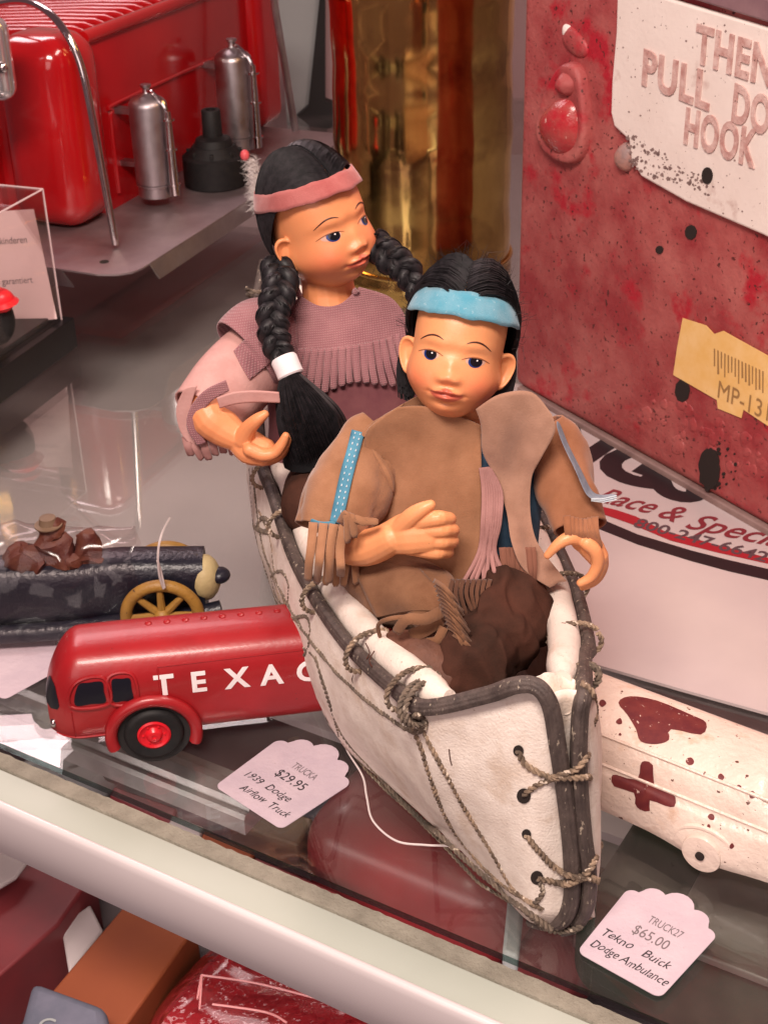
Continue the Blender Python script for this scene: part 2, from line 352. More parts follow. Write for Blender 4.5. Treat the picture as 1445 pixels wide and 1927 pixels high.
# ================================================================ THE SHELF
A31 = math.radians(31.4)
TV = Vector((math.cos(A31), -math.sin(A31), 0)); NV = Vector((math.sin(A31), math.cos(A31), 0)); ZV = Vector((0, 0, 1))
GE = Vector((-8.23, 42.43, 0))                              # a point on the glass front edge
SH = Matrix((TV, NV, ZV)).transposed().to_4x4(); SH.translation = GE
mb = MB(); mb.box((-60, 0, -.32), (70, 120, 0), 0, SH)
o = mb.build('glass_shelf', ['glass', 'glass_edge'], smooth=False); tag(o, 'large clear glass shelf pane under the canoe and the toys', 'glass shelf')
for p in o.data.polygons:
    c = p.normal
    if abs(c.z) < .5: p.material_index = 1
    elif c.z < 0: p.material_index = 0
# the front rail: felt strip, flat top, ridge and face
rail = thing('shelf_rail', 'pale metal front rail with grey felt strip along the glass edge', 'rail', GE)
mb = MB()
rows = []
for i in range(0, 521):
    x = -60+.25*i; r = []
    for j in range(7):
        y = -.22-1.05*j/6; q = Vector((x, y, 0)); e = .06*noise.noise(Vector((x*3, y*3, 0)))+.05*noise.noise(Vector((x*9, y*5, 2)))
        h = .10 if 0 < j < 6 else -.2
        r.append(SH @ Vector((x, y+(e*2 if j < 1 else 0), h-.15+e*(1 if 0 < j < 6 else 0))))
    rows.append(r)
mb.grid(rows); mb.build('felt_strip', 'felt', rail)
mb = MB(); mb.box((-60, -2.68, -.35), (70, -1.22, -.02), 0, SH, bev=.06); mb.build('flat_top', 'bar_top', rail)
mb = MB(); prof = [(-2.66, .02), (-2.70, .07), (-2.80, .09), (-2.90, .05), (-2.98, -.06), (-3.02, -.3), (-3.05, -2.5), (-2.95, -2.6), (-2.66, -2.6)]
mb.prism([SH @ Vector((-60, a, b)) for a, b in prof], TV*130); mb.build('rail_face', 'bar', rail, angle=60)
# things under the glass
mb = MB(); mb.box((-70, -12, -19), (80, 120, -18), 0, SH); structure(mb.build('lower_shelf_floor', 'low', smooth=False))
mb = MB(); mb.box((-60, 13.5, -6.5), (80, 120, -6), 0, SH, bev=.05); o = mb.build('grey_board', 'board'); tag(o, 'pale grey board lying under the rear part of the glass', 'board')
mb = MB(); prof = [(a*.62+2.9, b) for a, b in ((1.6, -4), (1.6, -3.2), (1.8, -3.0), (2.2, -3.05), (2.4, -2.7), (3.2, -2.55), (4.0, -2.7), (4.3, -2.95), (5.0, -2.9), (5.2, -3.1), (5.2, -4))]
mb.prism([SH @ Vector((-60, a, b)) for a, b in prof], TV*60); o = mb.build('metal_channel', M('satin_metal', (.42, .40, .40), (.28, .26, .26), fs=2.5, rough=.4, metal=.6), angle=25); tag(o, 'bright aluminium channel running under the glass below the red tanker', 'metal strip')

# ================================================================ BACKGROUND WALL
mb = MB(); mb.box((-70, 152, -19), (70, 154, 70)); structure(mb.build('wall', 'wall', smooth=False))
t = thing('stand', 'blurred grey and black upright stand behind the brass cylinder', 'stand', (0, 148, 0))
mb = MB(); mb.prism([Y(520, -60, 148), Y(607, -60, 148), Y(585, 215, 148), Y(540, 230, 148)], (0, 1.5, 0)); mb.build('grey_post', 'wallgrey', t, smooth=False)
mb = MB(); mb.prism([Y(607, -60, 147), Y(612, -60, 147), Y(612, 190, 147), Y(650, 205, 147), Y(650, 245, 147), Y(540, 235, 147), Y(580, 200, 147)], (0, 1.5, 0)); mb.build('black_stile', 'dark', t, smooth=False)

# ================================================================ BRASS CYLINDER
C0 = Vector((3.4, 100, 0))
t = thing('brass_cylinder', 'tall polished brass cylinder standing behind the two dolls', 'brass cylinder', C0)
mb = MB(); prof = [(6.0, 0), (6.35, .3), (6.35, 1.5), (6.2, 2.0)]
prof += [(6.2+.05*math.sin(z*.7)+.03*math.sin(z*1.9), z) for z in np.linspace(2.2, 52, 60)]
mb.lathe(prof, 96, Matrix.Translation(C0))
vs = []
for q in mb.v:
    q = Vector(q); d = (q-C0); d.z = 0; k = .05*noise.noise(Vector((d.x*.35, d.y*.35, q.z*.05)))+.02*noise.noise(Vector((d.x, d.y, q.z*.12)))
    vs.append(tuple(q+d.normalized()*k))
mb.v = vs; mb.build('shell', 'brass', t, angle=60)
mb = MB(); mb.tube([C0+Vector((math.cos(a)*6.32, math.sin(a)*6.32, 2.1)) for a in np.linspace(0, 2*PI, 60)], .14, 8); mb.build('base_ring', 'brass', t)

# ================================================================ RED ALARM BOX
a0 = P(965, 738, 0); a1 = P(1445, 1015, 0); FT = (a1-a0).normalized(); FNn = Vector((FT.y, -FT.x, 0))
if FNn.y > 0: FNn = -FNn                                    # outward, towards the camera
def F_(px, py, off=0): return PLN(px, py, a0+FNn*off, FNn)
def FL(px, py, off=0):                                      # coordinates on the face
    q = F_(px, py, 0); return (q-a0).dot(FT), q.z
box = thing('alarm_box', 'worn red cast iron alarm box with white lettered plate', 'alarm box', a0)
FM = Matrix((FT, -FNn, ZV)).transposed().to_4x4(); FM.translation = a0
mb = MB(); bm = bmesh.new(); bmesh.ops.create_cube(bm, size=1)
for q in bm.verts: q.co = Vector((-.1+34*(q.co.x+.5), 14*(q.co.y+.5), .5+40*(q.co.z+.5)))
bmesh.ops.bevel(bm, geom=bm.edges[:], offset=.7, segments=5, profile=.5, affect='EDGES'); mb.bm(bm, 0, FM)
mb.build('case', 'iron_red', box, angle=50)
mb = MB(); mb.box((.5, -.12, 0), (33, 13, .6), 0, FM, bev=.1); mb.build('foot_plate', M('dull_iron', (.20, .12, .11), (.3, .2, .18), fs=2, rough=.6, bump=.3, bfs=.2), box)
def face_poly(mb, pxs, th, off=0, mi=0, n=None):
    pts = [F_(x, y)+FNn*off for x, y in pxs]; mb.prism(pts, FNn*th, mi)
# white plate
poly = [(1172, -60), (1168, 60), (1160, 150), (1158, 210), (1164, 236), (1192, 262), (1196, 300), (1215, 330), (1300, 378), (1445, 440), (1560, 500), (1620, 100), (1445, 48), (1240, -12)]
mb = MB(); face_poly(mb, [tuple(q) for q in poly], .35, .0); mb.build('white_plate', 'alpaint', box, bevel=.12, angle=30)
mb = MB(); face_poly(mb, [(1236, -30), (1445, 34), (1620, 88), (1620, 30), (1445, -10), (1300, -60)], .5, .1); mb.build('plate_hood', M('mauve_iron', (.22, .12, .14), (.3, .18, .19), fs=2, rough=.4), box, bevel=.1)
mb = MB(); mb2 = MB()
def face_text(mb, s, px, py, px2, py2, h, **k):
    p = F_(px, py)+FNn*.36; q = F_(px2, py2)+FNn*.36; text_mb(mb, s, p, q-p, Vector((0, 0, 1)) if not k.get('yd') else k['yd'], h, depth=k.get('depth', .02), bold=k.get('bold', .02), spacing=k.get('spacing', 1.1), fit=(q-p).length)
for dd, mm in ((.05, 0),):
    face_text(mb, 'THEN', 1318, 112, 1462, 160, 2.35, depth=dd, bold=.03)
    face_text(mb, 'PULL', 1217, 154, 1345, 204, 2.35, depth=dd, bold=.03)
    face_text(mb, 'DOWN', 1386, 222, 1545, 290, 2.35, depth=dd, bold=.03)
    face_text(mb, 'HOOK', 1296, 264, 1431, 312, 2.35, depth=dd, bold=.03)
o = mb.build('raised_lettering', 'letter_pink', box, smooth=False, solid=.07, bevel=0)
mb = MB()
for k in range(150):
    f = random.random()**1.3; x = 1192+f*150+random.uniform(-6, 10); y = 268+f*100+random.uniform(-22, 46*(1-f)); r = random.uniform(.8, 4.2)
    if y > 330+(x-1215)*.56 or (x < 1198 and y > 300): continue
    face_poly(mb, [(x+r*math.cos(b)*random.uniform(.5, 1.3), y+r*math.sin(b)*random.uniform(.5, 1.3)) for b in (0, 1, 2, 3, 4, 5)], .012, .355)
for k in range(60):
    x, y = random.uniform(1175, 1440), random.uniform(10, 420); r = random.uniform(.6, 2.2)
    if y > 325+(x-1215)*.5 or y < 10+(x-1240)*.25: continue
    face_poly(mb, [(x+r*math.cos(b), y+r*math.sin(b)*random.uniform(.5, 1.5)) for b in (0, 1, 2, 3, 4, 5)], .012, .355)
mb.build('flaked_paint', M('bare_iron', (.20, .13, .12), (.34, .24, .22), fs=.5, rough=.6), box, smooth=False)
# tear-drop lug, rivets, small tab, holes
def dome(mb, pxs, h, n=7, mi=0, off=0, flat=False):
    """low domed boss with the given outline on the face"""
    pts = [V(q) for q in cr([tuple(F_(x, y)) for x, y in pxs], 6, True)]; c = sum(pts, Vector())/len(pts); rows = []
    for i in range(n+1):
        a = i/n*PI/2; rows.append([c+(p-c)*math.cos(a)+FNn*(off+h*math.sin(a)) for p in pts])
    if flat: rows = [[c+(p-c)*k+FNn*(off+h*z) for p in pts] for k, z in ((1, 0), (.985, .6), (.95, .92), (.9, 1), (.8, .97), (.7, .8), (0, .8))]
    rows.insert(0, [p-FNn*.1 for p in pts]); mb.grid(rows, mi, True)
mb = MB(); dome(mb, [(1068, 118), (1098, 128), (1112, 200), (1110, 270), (1090, 305), (1055, 300), (1025, 270), (1020, 225), (1040, 160)], .55, flat=True)
mb2 = MB(); dome(mb2, [(1066, 180), (1092, 188), (1102, 230), (1094, 275), (1066, 292), (1034, 266), (1025, 225), (1044, 195)], 1.15, 10); mb2.build('hinge_dome', M('rubbed_red_enamel', (.50, .02, .035), (.42, .09, .08), fs=1.2, rough=.25, bump=.3, bfs=.3, c3=(.7, .4, .36), fs3=.35, th3=.66), box, angle=70)
dome(mb, [(1072, 130), (1090, 140), (1096, 160), (1086, 180), (1068, 176), (1058, 155)], 1.0); mb.build('hinge_lug', 'iron_red', box, angle=60)
mb = MB(); dome(mb, [(1062, 50), (1078, 52), (1102, 78), (1106, 102), (1090, 108), (1068, 92), (1058, 70)], .28)
mb.build('upper_boss', 'iron_red', box, angle=60)
mb = MB(); dome(mb, [(1062, 46), (1074, 50), (1074, 66), (1066, 76), (1060, 64)], .22); mb.build('worn_rivet', 'alpaint', box, angle=60)
mb = MB(); dome(mb, [(1176, 268), (1192, 272), (1196, 300), (1184, 322), (1166, 312), (1162, 288)], .6); mb.build('plate_tab', M('scraped_iron', (.5, .25, .2), (.3, .2, .19), fs=.8, rough=.5, bump=.4, bfs=.2), box, angle=60)
for pl, of in (([(1300+11*math.cos(a), 437+14*math.sin(a)) for a in np.linspace(0, 6, 10)], 0), ([(1241+7*math.cos(a), 470+8*math.sin(a)) for a in np.linspace(0, 6, 10)], 0),
    ([(1284+14*math.cos(a), 735+22*math.sin(a)) for a in np.linspace(0, 6, 9)], 0), ([(1341+10*math.cos(a), 328+16*math.sin(a)) for a in np.linspace(0, 6, 14)], .35)):
    mb = MB(); face_poly(mb, pl, .06, of); mb.build('bolt_hole', 'hole', box, smooth=False)
mb = MB(); face_poly(mb, [(1335+20*math.cos(a)*(1+.2*noise.noise(Vector((a*2.2, 0, 1)))), 882+40*math.sin(a)*(1+.2*noise.noise(Vector((a*2.5, 5, 1))))) for a in np.linspace(0, 6.1, 30)], .06)
mb.build('chipped_patch', 'hole', box, smooth=False)
for k in range(26):
    a = random.uniform(-1.3, 1.6); d = random.uniform(24, 52); x = 1335+d*math.cos(a); y = 880+d*1.2*math.sin(a); r = random.uniform(1, 3.5)
    mb = MB(); face_poly(mb, [(x+r*math.cos(b), y+r*1.2*math.sin(b)) for b in (0, 1, 2, 3, 4, 5)], .055); mb.build('paint_chip', 'hole', box, smooth=False)
mb = MB()
for k in range(46):
    f = random.random(); x = 1190+f*255; y = 765+f*118+random.uniform(-48, 38); r = random.uniform(4, 13)
    dome(mb, [(x+r*math.cos(a)*random.uniform(.6, 1.1), y+r*1.3*math.sin(a)*random.uniform(.6, 1.1)) for a in (0, 1.2, 2.4, 3.6, 4.9)], random.uniform(.02, .07), 3)
mb.build('pitted_casting', 'iron_red', box, angle=70)
# yellow sticker with number
st = [(1286, 598), (1330, 612), (1345, 628), (1362, 622), (1445, 668), (1600, 745), (1600, 880), (1445, 800), (1400, 770), (1396, 786), (1352, 768), (1350, 752), (1268, 705), (1276, 650)]
mb = MB(); face_poly(mb, st, .03, .05); mb.build('paper_sticker', 'yellow', box, smooth=False, label='torn yellow paper sticker')
mb = MB(); p = F_(1350, 745)+FNn*.1; text_mb(mb, 'MP-131', p, F_(1445, 790)-F_(1350, 745), ZV, 1.35, depth=.02, sx=.9)
for k in range(15):
    x = 1345+k*6.5; y = 655+k*3.0; hh = 38+random.uniform(-10, 8)
    face_poly(mb, [(x, y), (x+2.5, y+1.2), (x+2.5+random.uniform(-1, 1), y+hh), (x, y+hh)], .015, .085)
mb.build('sticker_print', M('brown_print', (.35, .2, .07), rough=.8), box, smooth=False)

# ================================================================ WHITE POSTER ON THE GLASS
poster = thing('racing_banner', 'glossy white banner with bold black letters lying before the red alarm box', 'banner', P(1250, 1000, .3))
def G(px, py, z=.25): return P(px, py, z)
mb = MB(); mb.prism([G(960, 720), G(1080, 1238), G(1280, 1296), G(1700, 1412), G(1800, 1100), G(1330, 860), G(1100, 740)][::-1], (0, 0, -.15)); mb.build('sheet', 'poster', poster, smooth=False)
def ground_poly(mb, pxs, z, mi=0, th=.01): mb.prism([P(x, y, z) for x, y in pxs], (0, 0, th), mi)
mb = MB()
up_ = [(1020, 925), (1080, 955), (1122, 973), (1200, 1006), (1300, 1036), (1370, 1054), (1445, 1071), (1600, 1098)]
lo_ = [(1020, 948), (1080, 978), (1125, 995), (1200, 1025), (1300, 1056), (1370, 1075), (1445, 1092), (1600, 1119)]
ground_poly(mb, up_+lo_[::-1], .262); 
def gtext(mb, s, px, py, px2, py2, h, lean=0, **k):
    p = P(px, py, .262); q = P(px2, py2, .262); x = (q-p).normalized(); y = Vector((-x.y, x.x, 0))
    text_mb(mb, s, p, x, y, h, fit=(q-p).length, **k)
gtext(mb, 'NGS', 985, 838, 1312, 950, 5.6, bold=.06, depth=.004)
mb.build('black_lettering', 'poster_black', poster, smooth=False)
mb = MB(); ground_poly(mb, [(1095, 938), (1118, 950), (1160, 960), (1196, 972), (1250, 1000), (1300, 1012), (1350, 1026), (1445, 1050), (1600, 1078), (1600, 1092), (1445, 1061), (1350, 1040), (1260, 1017), (1187, 986), (1118, 962), (1095, 950)], .268); mb.build('red_stripe', 'poster_red', poster, smooth=False)
mb = MB(); gtext(mb, 'Race', 1110, 940, 1226, 968, 2.3, shear=.5, bold=.012, depth=.012); gtext(mb, '&', 1232, 970, 1270, 984, 2.4, shear=.2, bold=.012, depth=.012); gtext(mb, 'Specialty', 1283, 992, 1560, 1052, 2.4, shear=.5, bold=.012, depth=.012)
mb.build('script_lettering', 'poster_maroon', poster, smooth=False)
mb = MB(); gtext(mb, '800-247-6642', 1188, 990, 1438, 1058, 1.35, bold=.018, depth=.02); mb.build('phone_number', M('grey_print', (.10, .06, .07), rough=.4), poster, smooth=False)

# ================================================================ RED TOY FIRE ENGINE
EU = Vector((.3987, .917, 0)).normalized(); EV = Vector((-EU.y, EU.x, 0)); EO = P(235, 525, 5)
EM = Matrix((EU, EV, ZV)).transposed().to_4x4(); EM.translation = EO
eng = thing('toy_fire_engine', 'large red toy fire engine with silver extinguishers on its tailboard', 'toy truck', EO-Vector((0, 0, 5)))
mb = MB()
out = [(2.2, 0), (36, 0), (36, 30), (.2, 30), (.2, 4), (.15, 2.2), (.6, .9), (1.3, .2)]
mb.prism([EM @ Vector((a, b, -.12)) for a, b in out], (0, 0, .12)); mb.build('running_board', 'alum_dull', eng, smooth=False)
mb = MB(); mb.prism([EM @ Vector(q) for q in ((3.2, .0, -.125), (36, 0, -.125), (36, 0, -1.3), (4.2, 0, -1.5))], EV*.12)
mb.prism([EM @ Vector(q) for q in ((.2, 5, -.125), (.2, 30, -.125), (.2, 30, -1.2), (.2, 4.2, -1.2))], EU*.12); mb.build('folded_lip', 'alum', eng, smooth=False)
for (a, b) in ((2.3, 3.0), (33, 2.4)):
    mb = MB(); mb.lathe([(.32, .005), (.32, .03)], 16, EM @ Matrix.Translation((a, b, 0))); mb.build('screw_hole', 'hole', eng)
# body: rounded rear corner column, side wall, deck with ribs
def rbox(mb, a, b, r, T, seg=6):
    bm = bmesh.new(); bmesh.ops.create_cube(bm, size=1)
    for q in bm.verts: q.co = Vector([(a[i]+b[i])/2+(b[i]-a[i])*q.co[i] for i in range(3)])
    bmesh.ops.bevel(bm, geom=bm.edges[:], offset=r, segments=seg, profile=.5, affect='EDGES'); mb.bm(bm, 0, T)
mb = MB(); rbox(mb, (6.2, 7.3, 0), (11.8, 13.4, 13.2), 2.0, EM); rbox(mb, (11, 8.4, -.5), (37, 14, 12.3), .5, EM)
rbox(mb, (34.5, 7.4, 0), (39, 13.4, 13), 1.2, EM); rbox(mb, (8, 12, -.5), (37, 30, 11.2), .6, EM)
mb.tube([EM @ Vector((11, 8.5, 12.4)), EM @ Vector((36, 8.5, 12.4))], .5, 12)
mb.build('body', 'red_toy', eng, angle=50)
mb = MB(); rbox(mb, (7.2, 14.5, -.5), (13, 26, 6.6), .25, EM); mb.build('step_block', 'red_toy', eng)
mb = MB()
for k in range(18): u = 11.5+k*1.35; mb.tube([EM @ Vector((u, 9.6, 12.35)), EM @ Vector((u, 10.4, 12.45)), EM @ Vector((u+.2, 14, 12.3)), EM @ Vector((u+.2, 26, 11.4))], [.2, .36, .38, .38], 12)
mb.build('ribbed_deck', 'red_toy', eng)
mb = MB(); q = [Vector((13.0, 8.35, 1.0)), Vector((13, 8.35, 6.0)), Vector((13.3, 8.35, 6.9)), Vector((14.2, 8.35, 7.3)), Vector((29.5, 8.35, 7.3)), Vector((30.5, 8.35, 7.0))]
mb.tube([EM @ v for v in crv(q, 6)], .16, 8); mb.build('side_bead', 'red_toy', eng)
mb = MB(); mb.ell(EM @ Vector((7.1, 16.3, 3.1)), (.35, .35, .35)); mb.lathe([(.5, 0), (.5, .08), (.4, .12)], 20, EM @ Matrix.Translation((7.15, 16.3, 3.1)) @ Matrix.Rotation(-PI/2, 4, 'Y')); mb.build('bolt', M('red_bolt', (.2, .02, .02), rough=.3), eng)
mb = MB(); mb.tube(crv([Y(218, 460, 94.3), Y(196, 340, 94.6), Y(168, 190, 95), Y(150, 115, 95.3), Y(122, 58, 96), Y(85, 18, 97.5), Y(40, 2, 100), Y(-20, 12, 104)], 8), .26, 10); mb.build('handrail', 'chrome', eng)
mb = MB(); mb.tube([Y(556, 246, 121), Y(537, 130, 121), Y(512, -20, 121)], .3, 8); mb.build('rear_rod', 'alum', eng)
for (u, v, k) in ((14.2, 5.9, 1.06), (27.2, 5.9, 1.13)):
    T = EM @ Matrix.Translation((u, v, .7)) @ Matrix.Scale(k, 4)
    mb = MB(); mb.lathe([(1.12, 0), (1.2, .05), (1.2, .75), (1.3, .8), (1.3, .92), (1.22, .97), (1.3, 1.0), (1.3, 6.2), (1.26, 6.4), (1.1, 6.6), (.7, 6.85), (.3, 7.0), (.24, 7.1), (.24, 7.35), (.36, 7.45), (.36, 7.6)], 40, T)
    e = mb.build('extinguisher', 'alum', eng, angle=50)
    mb = MB(); mb.tube([T @ v_ for v_ in crv([(0, 0, 7.2), (-.2, -.6, 7.1), (-.3, -1.3, 6.6), (-.3, -1.62, 6.0), (-.3, -1.68, 5)], 6)], .17, 8); mb.tube([T @ Vector((-.3, -1.68, 6.0)), T @ Vector((-.3, -1.68, 3.2)), T @ Vector((-.3, -1.68, .3))], [.22, .3, .38], 14)
    for z in (.95, 3.4, 5.4): mb.lathe([(.44, 0), (.44, .12)], 16, T @ Matrix.Translation((-.3, -1.68, z)))
    mb.build('hose', 'chrome', e)
    for z in (2.0, 5.6): mb = MB(); mb.box((-.5, 1.0, z), (.2, 2.6, z+.35), 0, T); mb.build('bracket', 'alum', e, smooth=False)
# black rubber cap standing on the board
q = P(408, 345, 5); T = Matrix.Translation(q)
t = thing('rubber_cap', 'black rubber nozzle cap between the two silver extinguishers', 'rubber cap', q)
mb = MB(); mb.lathe([(2.3, .02), (2.45, .1), (2.45, 2.2), (2.2, 2.35), (2.15, 2.3), (1.6, 3.0), (1.5, 3.0), (1.3, 3.5), (.75, 3.7), (.72, 5.6), (.68, 5.65), (.42, 5.65), (.42, 5.2)], 48, T); mb.build('cap_body', 'rubber', t, angle=40)
mb = MB()
for a in np.linspace(0, 2*PI, 9)[:-1]: mb.box((-.14, 1.3, 2.2), (.14, 2.1, 2.75), 0, T @ Matrix.Rotation(a, 4, 'Z'), bev=.08)
mb.build('cap_rib', 'rubber', t)
# fluff and pink bead
t = thing('feather_tuft', 'small white fluffy feather tuft with a pink bead beside the black cap', 'feather', Y(485, 330, 104))
mb = MB(); c = Y(480, 350, 104)
for k in range(420):
    f = random.random(); s = Y(478+12*f, 300+95*f, 104)+Vector((random.uniform(-.3, .3), random.uniform(-.5, .5), 0)); dv = Vector((random.uniform(-1, .4), random.uniform(-.4, .4), random.uniform(-.6, .8)))*.9
    mb.tube([s, s+dv*.5, s+dv+Vector((0, 0, -.1))], [.018, .014, .004], 3, cap=False)
mb.build('fluff', 'feather', t)
mb = MB(); mb.ell(Y(461, 292, 103.8), (.34, .34, .4)); mb.build('bead', 'redspot', t)
# silvery lamp housing at far left
t = thing('chrome_fitting', 'bright chrome fitting cropped at the left edge beside the red engine', 'fitting', Y(0, 150, 92))
mb = MB(); rbox(mb, (-2.6, 0, 0), (.95, 2, 5.1), .8, Matrix.Translation(Y(0, 195, 92))); mb.build('housing', M('silver_white', (.7, .68, .7), rough=.12, metal=.8), t)
mb = MB(); mb.ell(Y(5, 128, 91.9), (.35, .2, .35)); mb.build('screw', 'chrome', t)

# ================================================================ DISPLAY BOX, CARD
B0 = P(148, 652, 0); B1 = P(0, 762, 0); BU = (B0-B1).normalized(); BV = Vector((-BU.y, BU.x, 0)); BM_ = Matrix((BU, BV, ZV)).transposed().to_4x4(); BM_.translation = B0
t = thing('display_case', 'black plastic display base with clear acrylic cover at the left edge', 'display case', B0)
mb = MB(); mb.box((-34, 0, 0), (0, 15, 2.1), 0, BM_, bev=.08); mb.box((-33, 1.0, 2.0), (-1.0, 14, 2.5), 0, BM_, bev=.06); mb.build('base', 'acrylic_black', t)
mb = MB()
x0, x1, y0, y1, z0, z1 = -33.4, -.6, .6, 14.4, 2.1, 10.9
c = [Vector(q) for q in ((x0, y0, z0), (x1, y0, z0), (x1, y1, z0), (x0, y1, z0), (x0, y0, z1), (x1, y0, z1), (x1, y1, z1), (x0, y1, z1))]; c = [BM_ @ q for q in c]
mb.add(c, [(0, 1, 5, 4), (1, 2, 6, 5), (2, 3, 7, 6), (3, 0, 4, 7), (4, 5, 6, 7)]); mb.build('cover', 'acrylic', t, smooth=False, solid=.12)
mb = MB()
for a, b in ((1, 5), (5, 4), (5, 6), (2, 6), (6, 7)): mb.tube([c[a], c[b]], .06, 6)
mb.build('cover_edge', M('acrylic_edge', (.75, .6, .6), rough=.1), t)
mb = MB(); cy = 88.0
cd = [Y(-60, 402, cy+1.5), Y(64, 394, cy+1.5), Y(108, 600, cy), Y(-60, 622, cy)]
mb.prism(cd, (0, .06, 0)); o = mb.build('printed_card', 'card', smooth=False)
tag(o, 'pink white card with small print standing inside the clear case', 'card')
mb = MB(); nrm = (cd[1]-cd[0]).cross(cd[3]-cd[0]).normalized()
if nrm.y > 0: nrm = -nrm
cz = (cd[1]-cd[2]).normalized(); cx = (cd[1]-cd[0]).normalized(); cyv = (-cx).cross(nrm)
if cyv.z < 0: cyv = -cyv
for s, px, py in (('voor kinderen', -32, 462), ('do garantiert.', -14, 537)):
    p = PLN(px, py, cd[0], nrm); q = PLN(px+60, py-4, cd[0], nrm); text_mb(mb, s, p+nrm*.04, q-p, cyv, .62, depth=.0, sx=.82)
o2 = mb.build('print', 'ink_grey', o, smooth=False)
q = Y(-4, 632, 83.6)
t = thing('toy_figure', 'black toy figure with bright red cap inside the clear case', 'toy figure', q)
mb = MB(); mb.ell(q+Vector((0, 0, 1.1)), (1.25, 1.1, 1.7)); mb.ell(q+Vector((-.6, 0, 2.2)), (1.0, .9, 1.0)); mb.build('body', 'rubber', t)
mb = MB(); mb.ell(Y(-8, 566, 83.5), (1.2, 1.0, .85)); mb.lathe([(1.3, 0), (1.45, .08), (1.2, .3)], 24, Matrix.Translation(Y(-8, 572, 83.4))); mb.build('cap', M('bright_red_plastic', (.8, .02, .03), rough=.3), t)

# ================================================================ RED TANKER
q0 = P(232, 1398, .9); q1 = P(618, 1352, .9); TU = (q1-q0); TU.z = 0; TU.normalize(); TN = Vector((TU.y, -TU.x, 0))   # TN towards camera
if TN.y > 0: TN = -TN
TC = P(296, 1420, 0); TC.z = 0
TM = Matrix((TU, -TN, ZV)).transposed().to_4x4(); TM.translation = TC            # x to the rear, y away, z up; origin under the front wheel
truck = thing('toy_tanker', 'red diecast tanker truck with white letters on its side', 'toy truck', TC)
# side outline (x, z) of the cab and tank
WT = 3.7
def sect(x):
    """half-width, bottom, top at station x"""
    f = max(0, min(1, (x+4.12)/1.5)); top = 3.0+2.0*math.sin(f*PI/2)**.8
    if x > -1.0: top = 5.0-.18*(x+1.0)/12
    nose = max(0, min(1, (x+4.15)/1.4)); hw = WT/2*(.55+.45*math.sin(nose*PI/2)**.8)
    bot = .75+.35*(1-math.sin(max(0, min(1, (x+4.1)/1.0))*PI/2))
    return hw, bot, top
rows = []; xs = list(np.linspace(-4.12, -3.4, 10))+list(np.linspace(-3.2, 10.6, 70))+[10.8, 10.9, 10.95]
for x in xs:
    hw, bt, tp = sect(x); k = 1.0
    if x > 10.6: k = 1-(x-10.6)*.6
    r = []
    for j in range(44):
        a = 2*PI*j/44; cx_ = math.cos(a); sz = math.sin(a); e = .42 if sz < 0 else .62
        yy = hw*k*math.copysign(abs(cx_)**e, cx_); zc = (bt+tp)/2; hz = (tp-bt)/2*k
        r.append(TM @ Vector((x, yy+WT/2, zc+hz*math.copysign(abs(sz)**(.5 if sz < 0 else .75), sz))))
    rows.append(r)
mb = MB(); mb.grid(rows, 0, True); mb.add(rows[0], [tuple(range(44))]); mb.add(rows[-1], [tuple(range(43, -1, -1))])
tb = mb.bvh()
mb.build('body', 'red_truck', truck, angle=40)
def T_(x, z, off=.03):
    """point on the camera-side flank at station x, height z"""
    h = tb.ray_cast(TM @ Vector((x, -6, z)), -TN)
    p = h[0] if h[0] is not None else TM @ Vector((x, 0, z))
    return p+TN*off
mb = MB()
def flankpoly(mb, pts, off, mi=0):
    n = 5; c = Vector((sum(p[0] for p in pts)/len(pts), sum(p[1] for p in pts)/len(pts))); P2 = [V((*q, 0)) for q in cr(pts, 4, True)]; rows = []
    for i in range(n+1): rows.append([T_(c.x+(p.x-c.x)*i/n, c.y+(p.y-c.y)*i/n, off) for p in P2])
    mb.grid(rows, mi, True)
flankpoly(mb, [(-2.95, 3.0), (-2.3, 2.97), (-1.75, 2.97), (-1.75, 3.5), (-1.78, 3.92), (-2.3, 3.95), (-2.72, 3.88)], .035); mb.build('side_window', 'window', truck)
mb = MB(); flankpoly(mb, [(-1.42, 2.95), (-1.05, 2.94), (-.66, 2.93), (-.66, 3.5), (-.68, 3.92), (-1.0, 3.96), (-1.38, 3.95), (-1.42, 3.4)], .035); mb.build('side_window', 'window', truck)
for pts in ([(-3.12, 2.9), (-2.8, 3.98), (-1.68, 4.05), (-1.62, 2.88)], [(-1.52, 2.86), (-1.5, 4.06), (-.56, 4.05), (-.54, 2.84)]):
    mb = MB(); mb.tube([T_(x, z, .03) for x, z in [tuple(q) for q in cr(pts, 6, True)]]+[T_(*pts[0], .03)], .07, 6); mb.build('window_frame', 'red_truck', truck)
mb = MB()
for x in (-3.15, -1.12): mb.tube([T_(x, z, .01) for z in np.linspace(1.1, 2.6, 8)], .035, 5)
mb.tube([T_(x, 1.22, .01) for x in np.linspace(-3.9, -1.9, 12)], .05, 5); mb.tube([T_(.45, z, .01) for z in np.linspace(1.9, 4.2, 12)], .04, 5)
mb.tube([T_(x, 4.25+.0*x, .0) for x in np.linspace(.45, 10.5, 24)], .05, 5); mb.build('door_seam', 'red_truck', truck)
